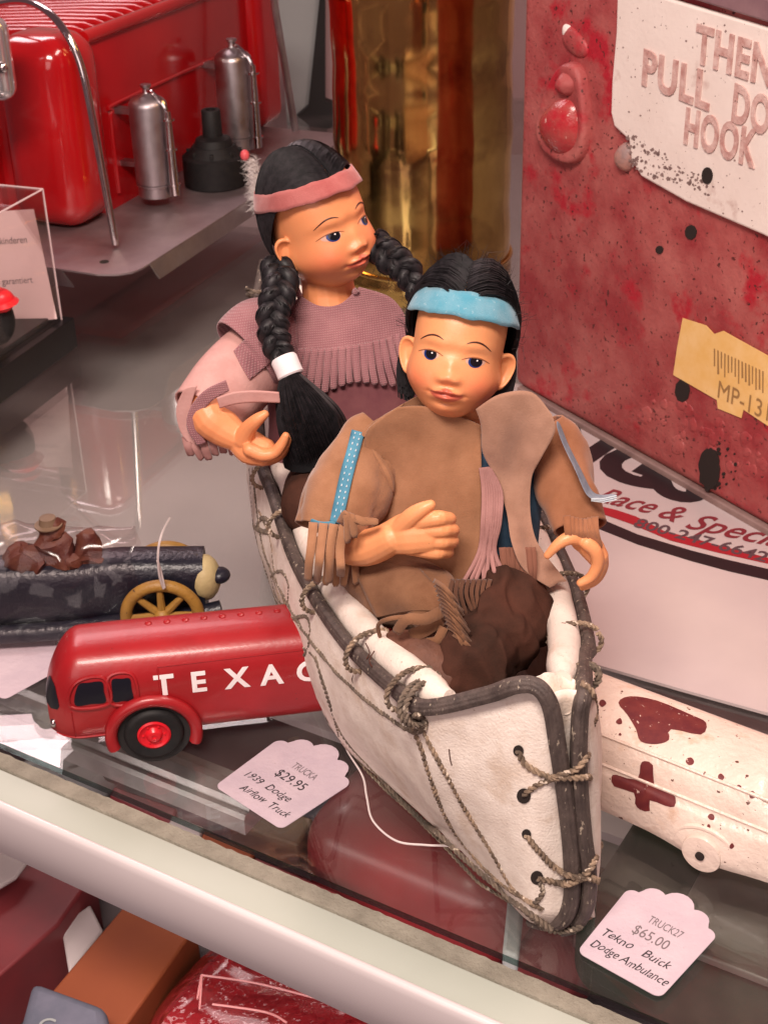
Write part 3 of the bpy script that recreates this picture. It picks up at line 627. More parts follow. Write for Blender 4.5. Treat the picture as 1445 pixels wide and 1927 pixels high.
# windscreen at the nose
mb = MB()
pts = [V((*q, 0)) for q in cr([(.35, 2.6), (1.55, 2.7), (1.5, 3.3), (1.2, 3.7), (.5, 3.6)], 4, True)]; cc = Vector((1.0, 3.1, 0)); rows = []
for i in range(6):
    r = []
    for p in pts:
        q = cc.lerp(p, i/5); h = tb.ray_cast(TM @ Vector((-8, q.x, q.y)), TU); r.append((h[0] if h[0] else TM @ Vector((-3.8, q.x, q.y)))-TU*.03)
    rows.append(r)
mb.grid(rows, 0, True); mb.build('windscreen', 'window', truck)
# wheel arch, wheel
WX, WZ = 0, 1.22
mb = MB(); mb.tube([TM @ Vector((WX+1.72*math.cos(a), -.12, WZ-.05+1.68*math.sin(a))) for a in np.linspace(-.35, PI+.3, 30)], .26, 10, flatdir=TN); mb.build('wheel_arch', 'red_truck', truck)
mb = MB(); mb.lathe([(1.5, 0), (1.5, .05)], 36, TM @ Matrix.Translation((WX, -.03, WZ)) @ Matrix.Rotation(PI/2, 4, 'X')); mb.build('wheel_well', 'dark', truck)
for x, y in ((WX, -.12), (WX, WT-.9), (8.2, -.12), (8.2, WT-.9)):
    T = TM @ Matrix.Translation((x, y+.75, WZ)) @ Matrix.Rotation(PI/2, 4, 'X')
    mb = MB(); mb.lathe([(.75, 0), (1.0, 0), (1.18, .1), (1.23, .3), (1.22, .75), (1.14, .92), (1.0, .98), (.7, .9), (.68, .8)], 48, T); wh = mb.build('wheel', 'rubber', truck, angle=50)
    mb = MB(); mb.lathe([(.7, .7), (.68, .9), (.6, .95), (.52, .88), (.36, .86), (.3, .95), (.24, 1.02), (.1, 1.04), (.08, 1.0)], 40, T)
    for a in np.linspace(0, 2*PI, 7)[:-1]: mb.ell(T @ Vector((.43*math.cos(a), .43*math.sin(a), .88)), (.055, .055, .055), None, 8)
    mb.build('hub', 'red_hub', wh, angle=40)
mb = MB()
for y in (.65, 3.05): mb.ell(TM @ Vector((-3.95, y, 1.75)), (.16, .22, .22), None, 14)
mb.build('headlight', 'chrome', truck)
mb = MB(); p = T_(1.15, 2.55)
for i, ch in enumerate('TEXACO'):
    sub_ = MB(); text_mb(sub_, ch, (0, 0, 0), (1, 0, 0), (0, 1, 0), 1.45, bold=.03)
    mb.add([T_(.25+i*1.42+q[0]*.88, 3.02+q[1]*.88-.03*i, .03) for q in sub_.v], sub_.f)
mb.build('lettering', 'whitepaint', truck, smooth=False)
# roof hatches
mb = MB()
for x in np.linspace(.2, 10, 14): mb.ell(TM @ Vector((x, WT*.62, sect(x)[2]-.02)), (.16, .16, .1), None, 10)
mb.build('roof_rivet', 'red_truck', truck)

# ================================================================ WAGON BEHIND THE TANKER
wq = P(315, 1215, 0)
wag = thing('toy_wagon', 'dark blue cast toy wagon with mustard spoked wheels behind the red tanker', 'toy wagon', wq)
WA = (P(400, 1115, 1.2)-P(0, 1135, 1.2)); WA.z = 0; WA.normalize(); WB = Vector((-WA.y, WA.x, 0)); WMx = Matrix((WA, WB, ZV)).transposed().to_4x4(); WMx.translation = P(315, 1217, 0)
mb = MB(); rows = []
for x in np.linspace(-16, 1.9, 44):
    h = 3.0+.5*math.sin((x+16)/18*PI)+(.4 if x > -4 else 0)*min(1, (x+4)/2); r = []
    for j in range(24):
        a = 2*PI*j/24; r.append(WMx @ Vector((x, 1.5+1.15*math.copysign(abs(math.cos(a))**.6, math.cos(a)), 2.05+.5+(h-1.0)/1.6*math.copysign(abs(math.sin(a))**.6, math.sin(a)))))
    rows.append(r)
mb.grid(rows, 0, True); mb.add(rows[0], [tuple(range(24))]); mb.add(rows[-1], [tuple(range(23, -1, -1))]); mb.build('body', 'navy', wag, angle=60)
mb = MB(); mb.tube(crv([WMx @ Vector(q) for q in ((-16, .3, 1.0), (-6, .3, .95), (-2, .2, 1.3), (1.2, .2, 1.5), (2.6, .3, 1.7))], 6), .45, 10); mb.build('running_board', 'navy', wag)
mb = MB(); mb.ell(WMx @ Vector((1.9, 1.2, 2.9)), (.75, 1.0, 1.1), None, 20); mb.build('hose_box', 'cream', wag)
mb = MB(); mb.ell(WMx @ Vector((2.6, 1.0, 3.1)), (.5, .5, .35), None, 16); mb.ell(WMx @ Vector((2.2, .2, 1.3)), (.6, .5, .5), None, 16); mb.build('lamp_knob', 'navy', wag)
for (y, sc) in ((-.3, 1.0), (3.2, .95)):
    T = WMx @ Matrix.Translation((0, y, 1.9)) @ Matrix.Rotation(PI/2, 4, 'X') @ Matrix.Scale(sc, 4)
    mb = MB(); mb.tube([T @ Vector((1.62*math.cos(a), 1.62*math.sin(a), 0)) for a in np.linspace(0, 2*PI, 49)], .28, 10)
    wh = mb.build('wheel', 'mustard', wag)
    mb = MB(); mb.ell(T @ Vector((0, 0, 0)), (.42, .42, .42), None, 14)
    for a in np.linspace(0, 2*PI, 9)[:-1]: mb.tube([T @ Vector((.2*math.cos(a), .2*math.sin(a), 0)), T @ Vector((1.55*math.cos(a), 1.55*math.sin(a), 0))], [.2, .14], 8)
    mb.build('spoke', 'mustard', wh)
fg = thing('toy_driver', 'brown and red painted toy driver seated on the dark blue wagon', 'toy figure', WMx @ Vector((-5, 1.5, 3.6)))
mb = MB()
for c_, r_ in (((-4.6, 1.5, 4.4), (.95, .8, 1.1)), ((-4.8, 1.5, 5.6), (.5, .5, .55)), ((-3.7, 1.2, 4.2), (1.2, .45, .45)), ((-5.5, 1.3, 3.9), (.9, .6, .6)), ((-3.2, 1.4, 4.7), (.5, .4, .8)), ((-6.3, 1.4, 4.2), (.9, .8, .7))):
    mb.ell(WMx @ Vector(c_), r_, None, 20)
mb.v = [tuple(Vector(q)+noise.noise_vector(Vector(q)*1.3)*.45+noise.noise_vector(Vector(q)*3.5)*.12) for q in mb.v]; mb.build('body', 'brownfig', fg)
mb = MB(); mb.lathe([(.62, 0), (.62, .06), (.42, .1), (.36, .4), (.1, .45)], 24, WMx @ Matrix.Translation((-4.8, 1.5, 5.85))); mb.build('hat', 'brownbox', fg)
# cellophane wrap over the wagon
t = MB(); rows = []
for i in range(40):
    x = -17+i*(16/39); r = []
    for j in range(28):
        a = PI*j/27; q = Vector((x, 1.5-2.5*math.cos(a)*(1-.25*abs(i-20)/20), .7+5.8*math.sin(a)*(1-.18*(i/39)))); q += noise.noise_vector(q*.8)*.38+noise.noise_vector(q*2.1)*.12; r.append(WMx @ q)
    rows.append(r)
t.grid(rows); o = t.build('cellophane_wrap', 'plasticbag'); tag(o, 'crinkled clear cellophane wrapped over the dark blue wagon', 'plastic wrap')

# ================================================================ WHITE AMBULANCE
b0 = P(1110, 1512, .9); b1 = P(1445, 1655, .9); AU = (b1-b0); AU.z = 0; AU.normalize(); AN = Vector((AU.y, -AU.x, 0))
if AN.y > 0: AN = -AN
amb = thing('toy_ambulance', 'chipped white toy ambulance with dark red crosses', 'toy ambulance', (b0.x, b0.y, 0))
AM = Matrix((AU, -AN, ZV)).transposed().to_4x4(); AM.translation = Vector((b0.x, b0.y, 0))
rows = []
prof_ = [(0, .8), (-.12, 1.2), (-.15, 1.9), (-.05, 2.5), (.12, 2.75), (.3, 3.3), (.6, 3.75), (1.1, 4.0), (2.3, 4.12), (3.6, 4.0), (4.1, 3.75), (4.4, 3.3), (4.6, 2.6), (4.65, 1.6), (4.5, .8)]
for x in np.linspace(-3.2, 12, 60):
    k = 1.0 if x > -2.6 else 1-.2*((-2.6-x)/.6)**2; r = []
    for (y, z) in [tuple(q) for q in cr(prof_, 4)]:
        bul = 0
        if y < 1 and z < 2.6: bul = -.42*math.exp(-((x-4.9)/1.7)**2)*math.exp(-((z-1.1)/1.1)**2)     # front wing swells outwards
        hood = 1-max(0, min(1, (x-6.2)/1.5))*.30*(1 if z > 2.6 else 0)*(z-2.6)/1.5
        r.append(AM @ Vector((x, 2.25+(y-2.25)*k+bul, .8+(z-.8)*k*hood)))
    rows.append(r)
mb = MB(); mb.grid(rows); mb.add(rows[0], [tuple(range(len(rows[0])))]); ab = mb.bvh(); mb.build('body', 'white_metal', amb, angle=50)
def on(bv, px, py, off, fall=None):
    r = ray(px, py).normalized(); h = bv.ray_cast(CP, r)
    if h[0] is None: return fall
    return h[0]-r*off
def surf_poly(mb, bv, pxs, off, mi=0, n=5, smooth=4, fy=50):
    P2 = cr([tuple(p) for p in pxs], smooth, True) if smooth else [np.array(p, float) for p in pxs]; c = sum(P2)/len(P2); rows = []
    for i in range(n+1): rows.append([on(bv, *(c+(p-c)*(.02+.98*i/n)), off, Y(*(c+(p-c)*i/n), fy)) for p in P2])
    mb.grid(rows, mi, True)
mb = MB(); surf_poly(mb, ab, [(1150, 1462), (1160, 1458), (1198, 1468), (1204, 1440), (1212, 1432), (1228, 1440), (1230, 1475), (1255, 1486), (1270, 1500), (1268, 1518), (1250, 1516), (1222, 1506), (1222, 1526), (1204, 1524), (1194, 1512), (1192, 1492), (1155, 1480)], .03, smooth=2)
mb.build('red_cross', 'oxblood', amb); mb = MB(); surf_poly(mb, ab, [(1163, 1322), (1185, 1310), (1235, 1318), (1300, 1345), (1328, 1360), (1318, 1382), (1262, 1372), (1258, 1392), (1235, 1400), (1205, 1395), (1196, 1372), (1180, 1345)], .03, smooth=3); mb.build('red_cross', 'oxblood', amb)
for (x, y, r) in ((1134, 1323, 7), (1165, 1358, 6), (1166, 1382, 3), (1298, 1432, 8), (1338, 1537, 6), (1355, 1462, 6), (1390, 1480, 4), (1333, 1555, 4), (1376, 1592, 5), (1414, 1496, 7)):
    mb = MB(); surf_poly(mb, ab, [(x+r*math.cos(a)*random.uniform(.7, 1.2), y+r*math.sin(a)*random.uniform(.7, 1.2)) for a in (0, 1, 2, 3, 4, 5)], .025, n=3); mb.build('paint_chip', 'oxblood', amb)
mb = MB()
for yy in (3.3, 3.05): pass
mb.tube([AM @ Vector((x, .16, 2.86)) for x in np.linspace(-3, 11, 30)], .07, 6); mb.tube([AM @ Vector((x, .62, 3.82)) for x in np.linspace(-3, 7, 30)], .07, 6); mb.build('moulding', 'white_metal', amb)
mb = MB(); T = AM @ Matrix.Translation((4.75, -.46, 1.22)) @ Matrix.Rotation(PI/2, 4, 'X'); mb.lathe([(.3, -.6), (.74, -.5), (.80, -.1), (.74, .08), (.5, .13), (.28, .12)], 40, T); wh = mb.build('wheel', 'white_metal', amb, angle=50)
mb = MB(); mb.lathe([(.17, .1), (.17, .2), (.1, .22)], 16, T); mb.build('hub', 'hole', wh)
mb = MB(); T = AM @ Matrix.Translation((-1.6, -.2, .95)) @ Matrix.Rotation(PI/2, 4, 'X'); mb.lathe([(.3, -.6), (.9, -.5), (.95, -.1), (.9, .1), (.3, .15)], 40, T); mb.build('wheel', 'white_metal', amb, angle=50)
mb = MB(); mb.tube([AM @ Vector((4.8+1.3*math.cos(a), -.26, 1.05+1.2*math.sin(a))) for a in np.linspace(.1, PI-.1, 24)], .10, 8); mb.build('wheel_arch', 'white_metal', amb)

# ================================================================ PRICE TAGS
def price_tag(label, pxs, lines, z=.12, th=.03, group='scalloped price tags', tilt=0):
    """pxs: bottom-left, bottom-right, top-right, top-left corner of a tag with scalloped top"""
    bl, br, tr, tl = [P(x, y, z) for x, y in pxs]
    X = (br-bl).normalized(); Yv = ZV.cross(X)
    W = (br-bl).length; Hh = ((tr-br).dot(Yv)+(tl-bl).dot(Yv))/2; t = thing('price_tag', label, 'price tag', bl, group=group)
    pts = []
    r = .3
    for a in np.linspace(-PI, -PI/2, 6): pts.append((r+r*math.cos(a), r+r*math.sin(a)))
    for a in np.linspace(-PI/2, 0, 6): pts.append((W-r+r*math.cos(a), r+r*math.sin(a)))
    s = W*.23; y1 = Hh*.80
    def arc(cx, cy, R, a0, a1, n=8):
        for a in np.linspace(math.radians(a0), math.radians(a1), n): pts.append((cx+R*math.cos(a), cy+R*math.sin(a)))
    arc(W-.25*s, y1-.25*s, .45*s, -10, 100); arc(W-s*1.05, y1+.32*s, .62*s, 10, 125); arc(W/2, y1+.62*s, .78*s, 20, 160); arc(s*1.05, y1+.32*s, .62*s, 55, 170); arc(.25*s, y1-.25*s, .45*s, 80, 190)
    poly = [bl+X*a+Yv*b for a, b in pts]
    mb = MB(); mb.prism(poly, (0, 0, th)); mb.build('paper', 'tagw', t, smooth=False)
    mb = MB(); mb2_ = MB()
    for (s_, fx, fy, h, ink, jit, sx) in lines:
        tgt = mb if ink else mb2_
        text_mb(tgt, s_, bl+X*(W*fx)+Yv*(Hh*fy)+ZV*(th+.006), X, Yv, h, depth=0, jit=jit, shear=.25 if jit else 0, fit=W*(sx-fx), bold=.004)
    mb.build('handwriting', 'ink', t, smooth=False); mb2_.build('printed_code', 'ink_grey', t, smooth=False)
    return t
price_tag('pale pink price tag marked 29.95 lying below the red tanker', [(404, 1480), (530, 1562), (650, 1432), (512, 1352)],
    [('TRUCKA', .38, .62, .52, 0, 0, .72), ('$29.95', .33, .45, .66, 1, 0, .74), ('1939  Dodge', .08, .27, .52, 1, .10, .76), ('Airflow  Truck', .22, .12, .52, 1, .10, .92)])
price_tag('pale pink price tag marked 65.00 in front of the white ambulance', [(1084, 1792), (1242, 1880), (1346, 1722), (1170, 1632)],
    [('TRUCK27', .36, .60, .52, 0, 0, .76), ('$65.00', .30, .43, .66, 0, 0, .72), ('Tekno   Buick', .05, .27, .52, 1, .10, .88), ('Dodge Ambulance', .05, .12, .52, 1, .10, .96)])
price_tag('blank pale tag cropped by the left edge of the photo', [(-110, 1250), (10, 1318), (92, 1212), (-40, 1140)], [])
mb = MB(); pth = crv([P(20, 1190, .2), P(85, 1165, .6), P(75, 1140, 1.5), P(30, 1085, 2.5), P(-20, 1065, 3)], 8); mb.tube(pth, .045, 5)
tag(mb.build('tag_string', 'thread'), 'pale string leading from the tag at the left edge', 'string')
mb = MB(); mb.tube(crv([Y(308, 1108, 53.3), Y(300, 1080, 53.1), Y(298, 1040, 53), Y(305, 1005, 53.4), Y(320, 975, 55)], 8), .05, 5); mb.tube(crv([Y(310, 1106, 53.3), Y(303, 1075, 53.2), Y(297, 1055, 53)], 6), .06, 5)
tag(mb.build('tag_string', 'thread'), 'pale string looped over the mustard wagon wheel', 'string')
mb = MB(); mb.tube(crv([P(650, 1385, .3), P(652, 1410, .2), P(682, 1460, .1), P(690, 1500, .08), P(702, 1545, .08), P(745, 1582, .08), P(800, 1590, .1), P(850, 1592, .2), P(900, 1600, .4)], 8), .045, 5)
tag(mb.build('tag_string', 'thread'), 'pale curling string on the glass beside the canoe', 'string')

# ================================================================ OBJECTS ON THE LOWER SHELF
def lowbox(name, label, cat, pxs, ztop, th, mat, bev=.15, extra=None):
    c = P(*pxs[0], ztop); mb = MB(); mb.prism([P(x, y, ztop) for x, y in pxs], (0, 0, -th)); o = mb.build(name, mat, None, smooth=True, angle=30, bevel=bev); tag(o, label, cat); return o
lowbox('orange_box', 'plain orange carton under the front rail at lower left', 'box', [(245, 1690), (372, 1740), (215, 1960), (85, 1880)], -14, 4, 'orange')
lowbox('red_box', 'faded red carton at the lower left corner under the rail', 'box', [(-20, 1600), (180, 1640), (110, 1740), (-30, 1860)], -14, 4, 'redbox')
lowbox('grey_sack', 'slate blue soft pouch with a pale letter at the bottom edge', 'pouch', [(60, 1840), (200, 1890), (215, 1990), (20, 1990)], -12, 5, 'slate', .5)
mb = MB(); p = P(66, 1942, -11.95); text_mb(mb, 'G', p, P(160, 1950, -11.95)-p, ZV.cross((P(160, 1950, -11.95)-p).normalized()), 1.1, bold=.01); o = mb.build('pouch_print', 'wallgrey', smooth=False)
tag(o, 'pale printed letter on the slate pouch at the bottom edge', 'print')
lowbox('white_carton', 'off white folded card beside the orange carton', 'card', [(115, 1740), (170, 1700), (195, 1750), (130, 1830)], -15, 3, 'whitebox')
lowbox('white_paper', 'off white paper lying at far left below the rail', 'paper', [(-20, 1590), (60, 1610), (30, 1650), (-20, 1680)], -13, .3, 'whitebox')
# wrapped red toy car, lower centre
t = thing('wrapped_red_car', 'shiny red toy car in clear wrap at the bottom edge', 'toy car', P(500, 1860, -18))
mb = MB(); rows = []
c = P(600, 1905, -13); AX = TV; AY = NV
for i in range(40):
    u = -8+20*i/39; r = []
    for j in range(26):
        a = PI*j/25; hh = 4.2+1.2*math.exp(-((u-2)/4)**2); k = min(1, (i+1)/5, (40-i)/5)**.4
        q = c+AX*u+AY*(-5.5*math.copysign(abs(math.cos(a))**.6, math.cos(a))*k)+ZV*(-4.5+hh*math.sin(a)**.6*k); q += noise.noise_vector(q*.25)*.4; r.append(q)
    rows.append(r)
mb.grid(rows); mb.build('car_body', 'redshiny', t)
mb = MB()
for q in (((378, 1835), (480, 1850), (600, 1880)), ((372, 1880), (380, 1835), (376, 1900)), ((400, 1890), (500, 1905), (540, 1925))):
    mb.tube(crv([P(x, y, -8.6) for x, y in q], 6), .05, 6)
mb.build('wrap_fold', M('clear_fold', (.5, .2, .2), rough=.1), t)
# red rounded toy roof below canoe, dark things
t = thing('red_toy_cab', 'dark red rounded toy cab seen through the glass below the canoe', 'toy car', P(760, 1640, -12))
mb = MB(); bm = bmesh.new(); bmesh.ops.create_cube(bm, size=1)
for q in bm.verts: q.co = Vector((q.co.x*11, q.co.y*8, q.co.z*6))
bmesh.ops.bevel(bm, geom=bm.edges[:], offset=2.4, segments=6, profile=.5, affect='EDGES'); mb.bm(bm, 0, Matrix.Translation(P(815, 1610, -9.5)) @ SH.to_3x3().to_4x4()); mb.build('cab_shell', M('dull_red', (.26, .02, .025), (.2, .02, .025), fs=4, rough=.3), t)
mb = MB(); mb.box((-8, -6.2, -5), (8, 6, -2.6), 0, Matrix.Translation(P(815, 1620, -9.5)) @ SH.to_3x3().to_4x4(), bev=.4); mb.build('chassis', 'redbox', t)
lowbox('red_brick', 'dark red flat toy part under the felt strip at left', 'toy part', [(215, 1478), (335, 1520), (325, 1555), (205, 1500)], -8, 1.5, 'redbox')
lowbox('orange_brick', 'orange brown block under the glass beneath the pink tag', 'block', [(385, 1560), (480, 1600), (470, 1640), (372, 1590)], -8, 2, 'orange')
lowbox('red_strip', 'dark red strip along the felt under the glass centre', 'toy part', [(480, 1610), (640, 1680), (660, 1730), (470, 1650)], -8, 1.5, 'redbox')
lowbox('wooden_tray', 'small brown wooden tray under the glass beside the pink tag', 'tray', [(430, 1545), (560, 1590), (590, 1540), (480, 1500)], -9, 1.5, 'brownbox')
lowbox('cream_block', 'cream coloured block in shadow beneath the glass', 'block', [(320, 1530), (385, 1555), (370, 1585), (310, 1560)], -8, 1.5, 'whitebox')
lowbox('slate_box', 'blue grey box in shadow under the silver channel', 'box', [(340, 1490), (450, 1530), (430, 1570), (330, 1530)], -10, 3, 'slate')
lowbox('grey_strut', 'pale narrow upright strut under the canoe nose', 'strut', [(955, 1690), (985, 1700), (975, 1800), (945, 1790)], -6, 1, 'wallgrey')
lowbox('brown_case', 'brown grey wide case under the glass right of the canoe', 'case', [(1120, 1560), (1300, 1620), (1240, 1760), (1080, 1720)], -10, 5, M('mauve_brown', (.10, .045, .045), (.14, .07, .07), fs=4, rough=.6))
lowbox('grey_case', 'mid grey panel under the glass beside the white ambulance', 'panel', [(1110, 1480), (1300, 1560), (1280, 1620), (1110, 1565)], -7, 2, M('green_grey', (.17, .17, .15), rough=.6))
t = thing('green_toy', 'dark green glossy toy vehicle under the glass at lower right', 'toy car', P(1400, 1750, -10))
mb = MB(); bm = bmesh.new(); bmesh.ops.create_cube(bm, size=1)
for q in bm.verts: q.co = Vector((q.co.x*13, q.co.y*11, q.co.z*5))
bmesh.ops.bevel(bm, geom=bm.edges[:], offset=1.6, segments=6, profile=.5, affect='EDGES'); mb.bm(bm, 0, Matrix.Translation(P(1440, 1740, -6)) @ SH.to_3x3().to_4x4()); mb.build('body', 'green', t)
mb = MB(); mb.box((-3, -4, 2.4), (3, 1, 2.8), 0, Matrix.Translation(P(1440, 1790, -6)) @ SH.to_3x3().to_4x4(), bev=.1); mb.build('hatch', M('grey_green_panel', (.1, .09, .08), rough=.4), t)
for k, (x, y, l, m) in enumerate(((560, 1460, 'tan wicker lump in shadow below the canoe side', 'brownbox'), (620, 1500, 'dark bent branch shape in shadow below the canoe', 'brownbox'), (600, 1560, 'blue grey crumpled cloth beneath the pale string', 'slate'), (140, 1460, 'grey block beneath the silver channel at left', 'wallgrey'))):
    mb = MB(); c = P(x, y, -12); mb.ell(c, (2.6, 2.0, 1.4), None, 28)
    mb.v = [tuple(Vector(q)+noise.noise_vector(Vector(q)*.8)*.9) for q in mb.v]; tag(mb.build('clutter_lump', m), l, 'toy part')

# ================================================================ CANOE
canoe = thing('toy_canoe', 'white rawhide toy canoe with dark cane rims and twine lacing', 'toy canoe', (2, 50, 0))
GL = [(5.13, 36.5, 10.0), (4.55, 36.78, 10.15), (2.92, 37.5, 9.3), (1.2, 38.25, 8.4), (.16, 39.95, 8.0), (-1.74, 43.8, 7.6), (-3.53, 49.05, 7.4), (-4.77, 54.4, 7.6), (-5.46, 57.4, 7.9), (-6.0, 64.2, 9.0), (-6.16, 73.9, 10.3)]
KL = [(6.2, 36.3, .35), (4.8, 36.4, .3), (3.4, 38.6, .3), (2.59, 39.95, .3), (.49, 42.9, .35), (-2.05, 46.55, .4), (-3.2, 50, .5), (-4.03, 52.75, .6), (-5.5, 58.4, 1.0), (-6.3, 64, 1.5), (-6.1, 72, 2)]
GR = [(6.15, 36.6, 10.0), (6.5, 38.4, 9.3), (6.96, 41.43, 8.3), (7.17, 45.0, 7.7), (7.06, 48.1, 7.4), (6.5, 52, 7.45), (5.4, 56.5, 7.8), (3.6, 61, 8.5), (1.0, 65.5, 9.1), (-2.4, 70, 9.8), (-6.0, 73.9, 10.3)]
KR = [(6.9, 36.4, .35), (7.3, 38.5, .3), (7.1, 41.4, .3), (6.9, 45, .4), (6.5, 48, .5), (5.8, 52, .6), (4.7, 56.5, .8), (2.9, 61, 1.2), (.4, 65.5, 1.5), (-2.8, 70, 1.8), (-6.0, 72, 2)]
gl, kl, gr, kr = crv(GL, 8), crv(KL, 8), crv(GR, 8), crv(KR, 8)
def side(g, k, sgn):
    rows = []
    for i in range(len(g)):
        t = (g[min(i+1, len(g)-1)]-g[max(i-1, 0)]); n = Vector((-t.y, t.x, 0)); n = n.normalized() if n.length > 1e-6 else Vector((-1, 0, 0)); n *= sgn
        r = []
        for j in range(15):
            f = j/14; q = g[i].lerp(k[i], f); q += n*(.55*math.sin(f*PI)*min(1, i/14))
            if 0 < j: q += n*(.10*noise.noise(q*.9)+.05*noise.noise(q*2.5))
            r.append(q)
        rows.append(r)
    return rows
mb = MB(); rl = side(gl, kl, 1); mb.grid([r[::-1] for r in rl]); o = mb.build('left_side', ['hide'], canoe, solid=.14, angle=70); bl_ = mb.bvh()
mb2 = MB(); rr = side(gr, kr, -1); mb2.grid(rr); mb2.build('right_side', ['hide'], canoe, solid=.14, angle=70)
mb = MB(); rows = []
for i in range(len(kl)): rows.append([kl[i].lerp(kr[i], f)-Vector((0, 0, .12*math.sin(f*PI))) for f in np.linspace(0, 1, 6)])
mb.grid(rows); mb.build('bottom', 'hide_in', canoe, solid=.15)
# inner lining, darker
mb = MB(); rows = []
for i in range(12, len(kl)-2):
    a, b = gl[i], gr[i]; c1, c2 = kl[i], kr[i]; r = []
    ins = (b-a).normalized()*.3
    for f in (0.08, .35, .7, .95): r.append(a.lerp(c1, f)+ins)
    for f in (.95, .7, .35, .08): r.append(b.lerp(c2, f)-ins)
    rows.append(r)
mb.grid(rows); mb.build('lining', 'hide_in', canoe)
# front strip of hide between the stems and its curled top flap
mb = MB(); rows = []
for i in range(24):
    f = i/23; a = gl[0].lerp(kl[0], f); b = gr[0].lerp(kr[0], f); rows.append([a.lerp(b, g_)+Vector((0, .25*math.sin(g_*PI)+.05, 0)) for g_ in np.linspace(0, 1, 7)])
mb.grid(rows); mb.build('stem_strip', 'hide', canoe, solid=.1)
mb = MB(); rows = []
base_l = [Y(985, 1296, 37.2), Y(1012, 1285, 37.4), Y(1040, 1276, 37.6), Y(1072, 1282, 37.8), Y(1090, 1296, 37.4)]
top_l = [Y(1000, 1276, 37.3), Y(1018, 1270, 37.5), Y(1030, 1266, 37.7), Y(1062, 1272, 38.0), Y(1086, 1283, 37.8)]
low_l = [Y(1030, 1330, 36.7), Y(1044, 1335, 36.7), Y(1056, 1350, 36.7), Y(1068, 1350, 36.7), Y(1078, 1340, 36.7)]
mb.grid([crv(top_l, 5), crv(base_l, 5), crv(low_l, 5)]); 
mb.v = [tuple(Vector(q)+noise.noise_vector(Vector(q)*2)*.08) for q in mb.v]
mb.build('top_flap', 'hide', canoe, solid=.1, sub=2)
# right side outer skin at the bow, beyond the right stem
mb = MB(); rows = []
for (x0_, x1_, y_, d_) in ((1098, 1112, 1330, 36.8), (1104, 1122, 1390, 36.7), (1104, 1128, 1460, 36.6), (1108, 1130, 1540, 36.5), (1108, 1131, 1620, 36.4), (1104, 1122, 1680, 36.4), (1098, 1108, 1722, 36.4)):
    rows.append([Y(x0_-14, y_, d_+.1), Y(x0_, y_, d_), Y((x0_+x1_)/2, y_, d_+.05), Y(x1_, y_, d_+.6)])
mb.grid(rows); mb.build('bow_lap', 'hide', canoe, solid=.1, sub=2)
# rolled white edges
MT['hide_roll'] = M('rawhide_edge', (.70, .60, .53), (.77, .68, .60), fs=1.1, rough=.85, spec=.15, bump=.4, bfs=.12, c4=(.56, .44, .35), fs4=1.6, th4=.56, w4=.2, c3=(.32, .24, .18), fs3=.12, th3=.68, w3=.03)
def roll(name, g, px, i0, i1, r=.58):
    mb = MB(); pth = [g[i]+px for i in range(i0, min(i1, len(g)-2))]; k = len(pth)
    for q in range(k): pth[q] = pth[q]+Vector((0, 0, .05))+noise.noise_vector(pth[q]*.4)*.04
    mb.tube(pth, [r*(.55+.45*min(1, i/4, (k-1-i)/4))*(1+.02*math.sin(i*1.3)) for i in range(k)], 20); mb.build(name, 'hide_roll', canoe)
roll('rolled_edge', gl, Vector((.85, .1, .12)), 24, 84); roll('rolled_edge', gr, Vector((-.72, 0, .12)), 6, 80)
# cane rims
mb = MB(); mb.tube(crv([Y(470, 640, 67), Y(474, 600, 68.5), Y(484, 550, 70), Y(497, 490, 71)], 6), .24, 20); mb.build('cane_rim', 'cane', canoe)
mb = MB(); mb.tube(crv([Y(486, 640, 67.3), Y(490, 600, 68.8), Y(500, 550, 70.3), Y(511, 500, 71.3)], 6), .26, 16); mb.build('rolled_edge', 'hide', canoe)
mb = MB(); c_ = Y(481, 560, 69.5); rope(mb, [c_+RT*math.cos(a)*.42+(FW*math.sin(a))*.42+ZV*.05*a for a in np.linspace(0, 10, 40)], .1); mb.build('knot', 'rope_dark', canoe)
ridge = lambda a: 1+.09*math.cos(3*a)+.045*math.cos(11*a)
lp = [Vector(q)+Vector((0, -.12, .05)) for q in GL[::-1]][:-2]
lp += [Y(915, 1308, 37.2), Y(965, 1291, 36.7), Y(1000, 1288, 36.5), Y(1022, 1302, 36.3), Y(1037, 1335, 36.2), Y(1048, 1400, 36.1), Y(1060, 1480, 36.05), Y(1070, 1560, 36.0), Y(1075, 1630, 36.0), Y(1074, 1690, 36.0), Y(1060, 1728, 36.1), Y(1030, 1738, 36.5), Y(1000, 1732, 37)]
lp = [lp[k] for k in range(len(lp)) if k != 8]
mb = MB(); mb.tube(crv(lp, 10), .275, 44, prof=ridge); mb.build('cane_rim', 'cane', canoe, angle=80); canb = mb
rp = [Vector(q)+Vector((.12, 0, .05)) for q in GR[::-1]][:-2]
rp += [Y(1098, 1235, 40.0), Y(1098, 1300, 36.9), Y(1090, 1350, 36.4), Y(1088, 1450, 36.2), Y(1096, 1560, 36.1), Y(1106, 1640, 36.05), Y(1104, 1700, 36.1), Y(1085, 1738, 36.3), Y(1060, 1748, 36.7)]
mb = MB(); mb.tube(crv(rp, 10), .27, 44, prof=ridge); mb.build('cane_rim', 'cane', canoe, angle=80); canr = mb
ju = MB(); ju.add(canb.v, canb.f); ju.add(canr.v, canr.f)
allb = MB(); allb.add(ju.v, ju.f)
g_ = MB(); g_.grid([r[::-1] for r in rl]); g_.grid(rr); allb.add(g_.v, g_.f); allbv = allb.bvh()
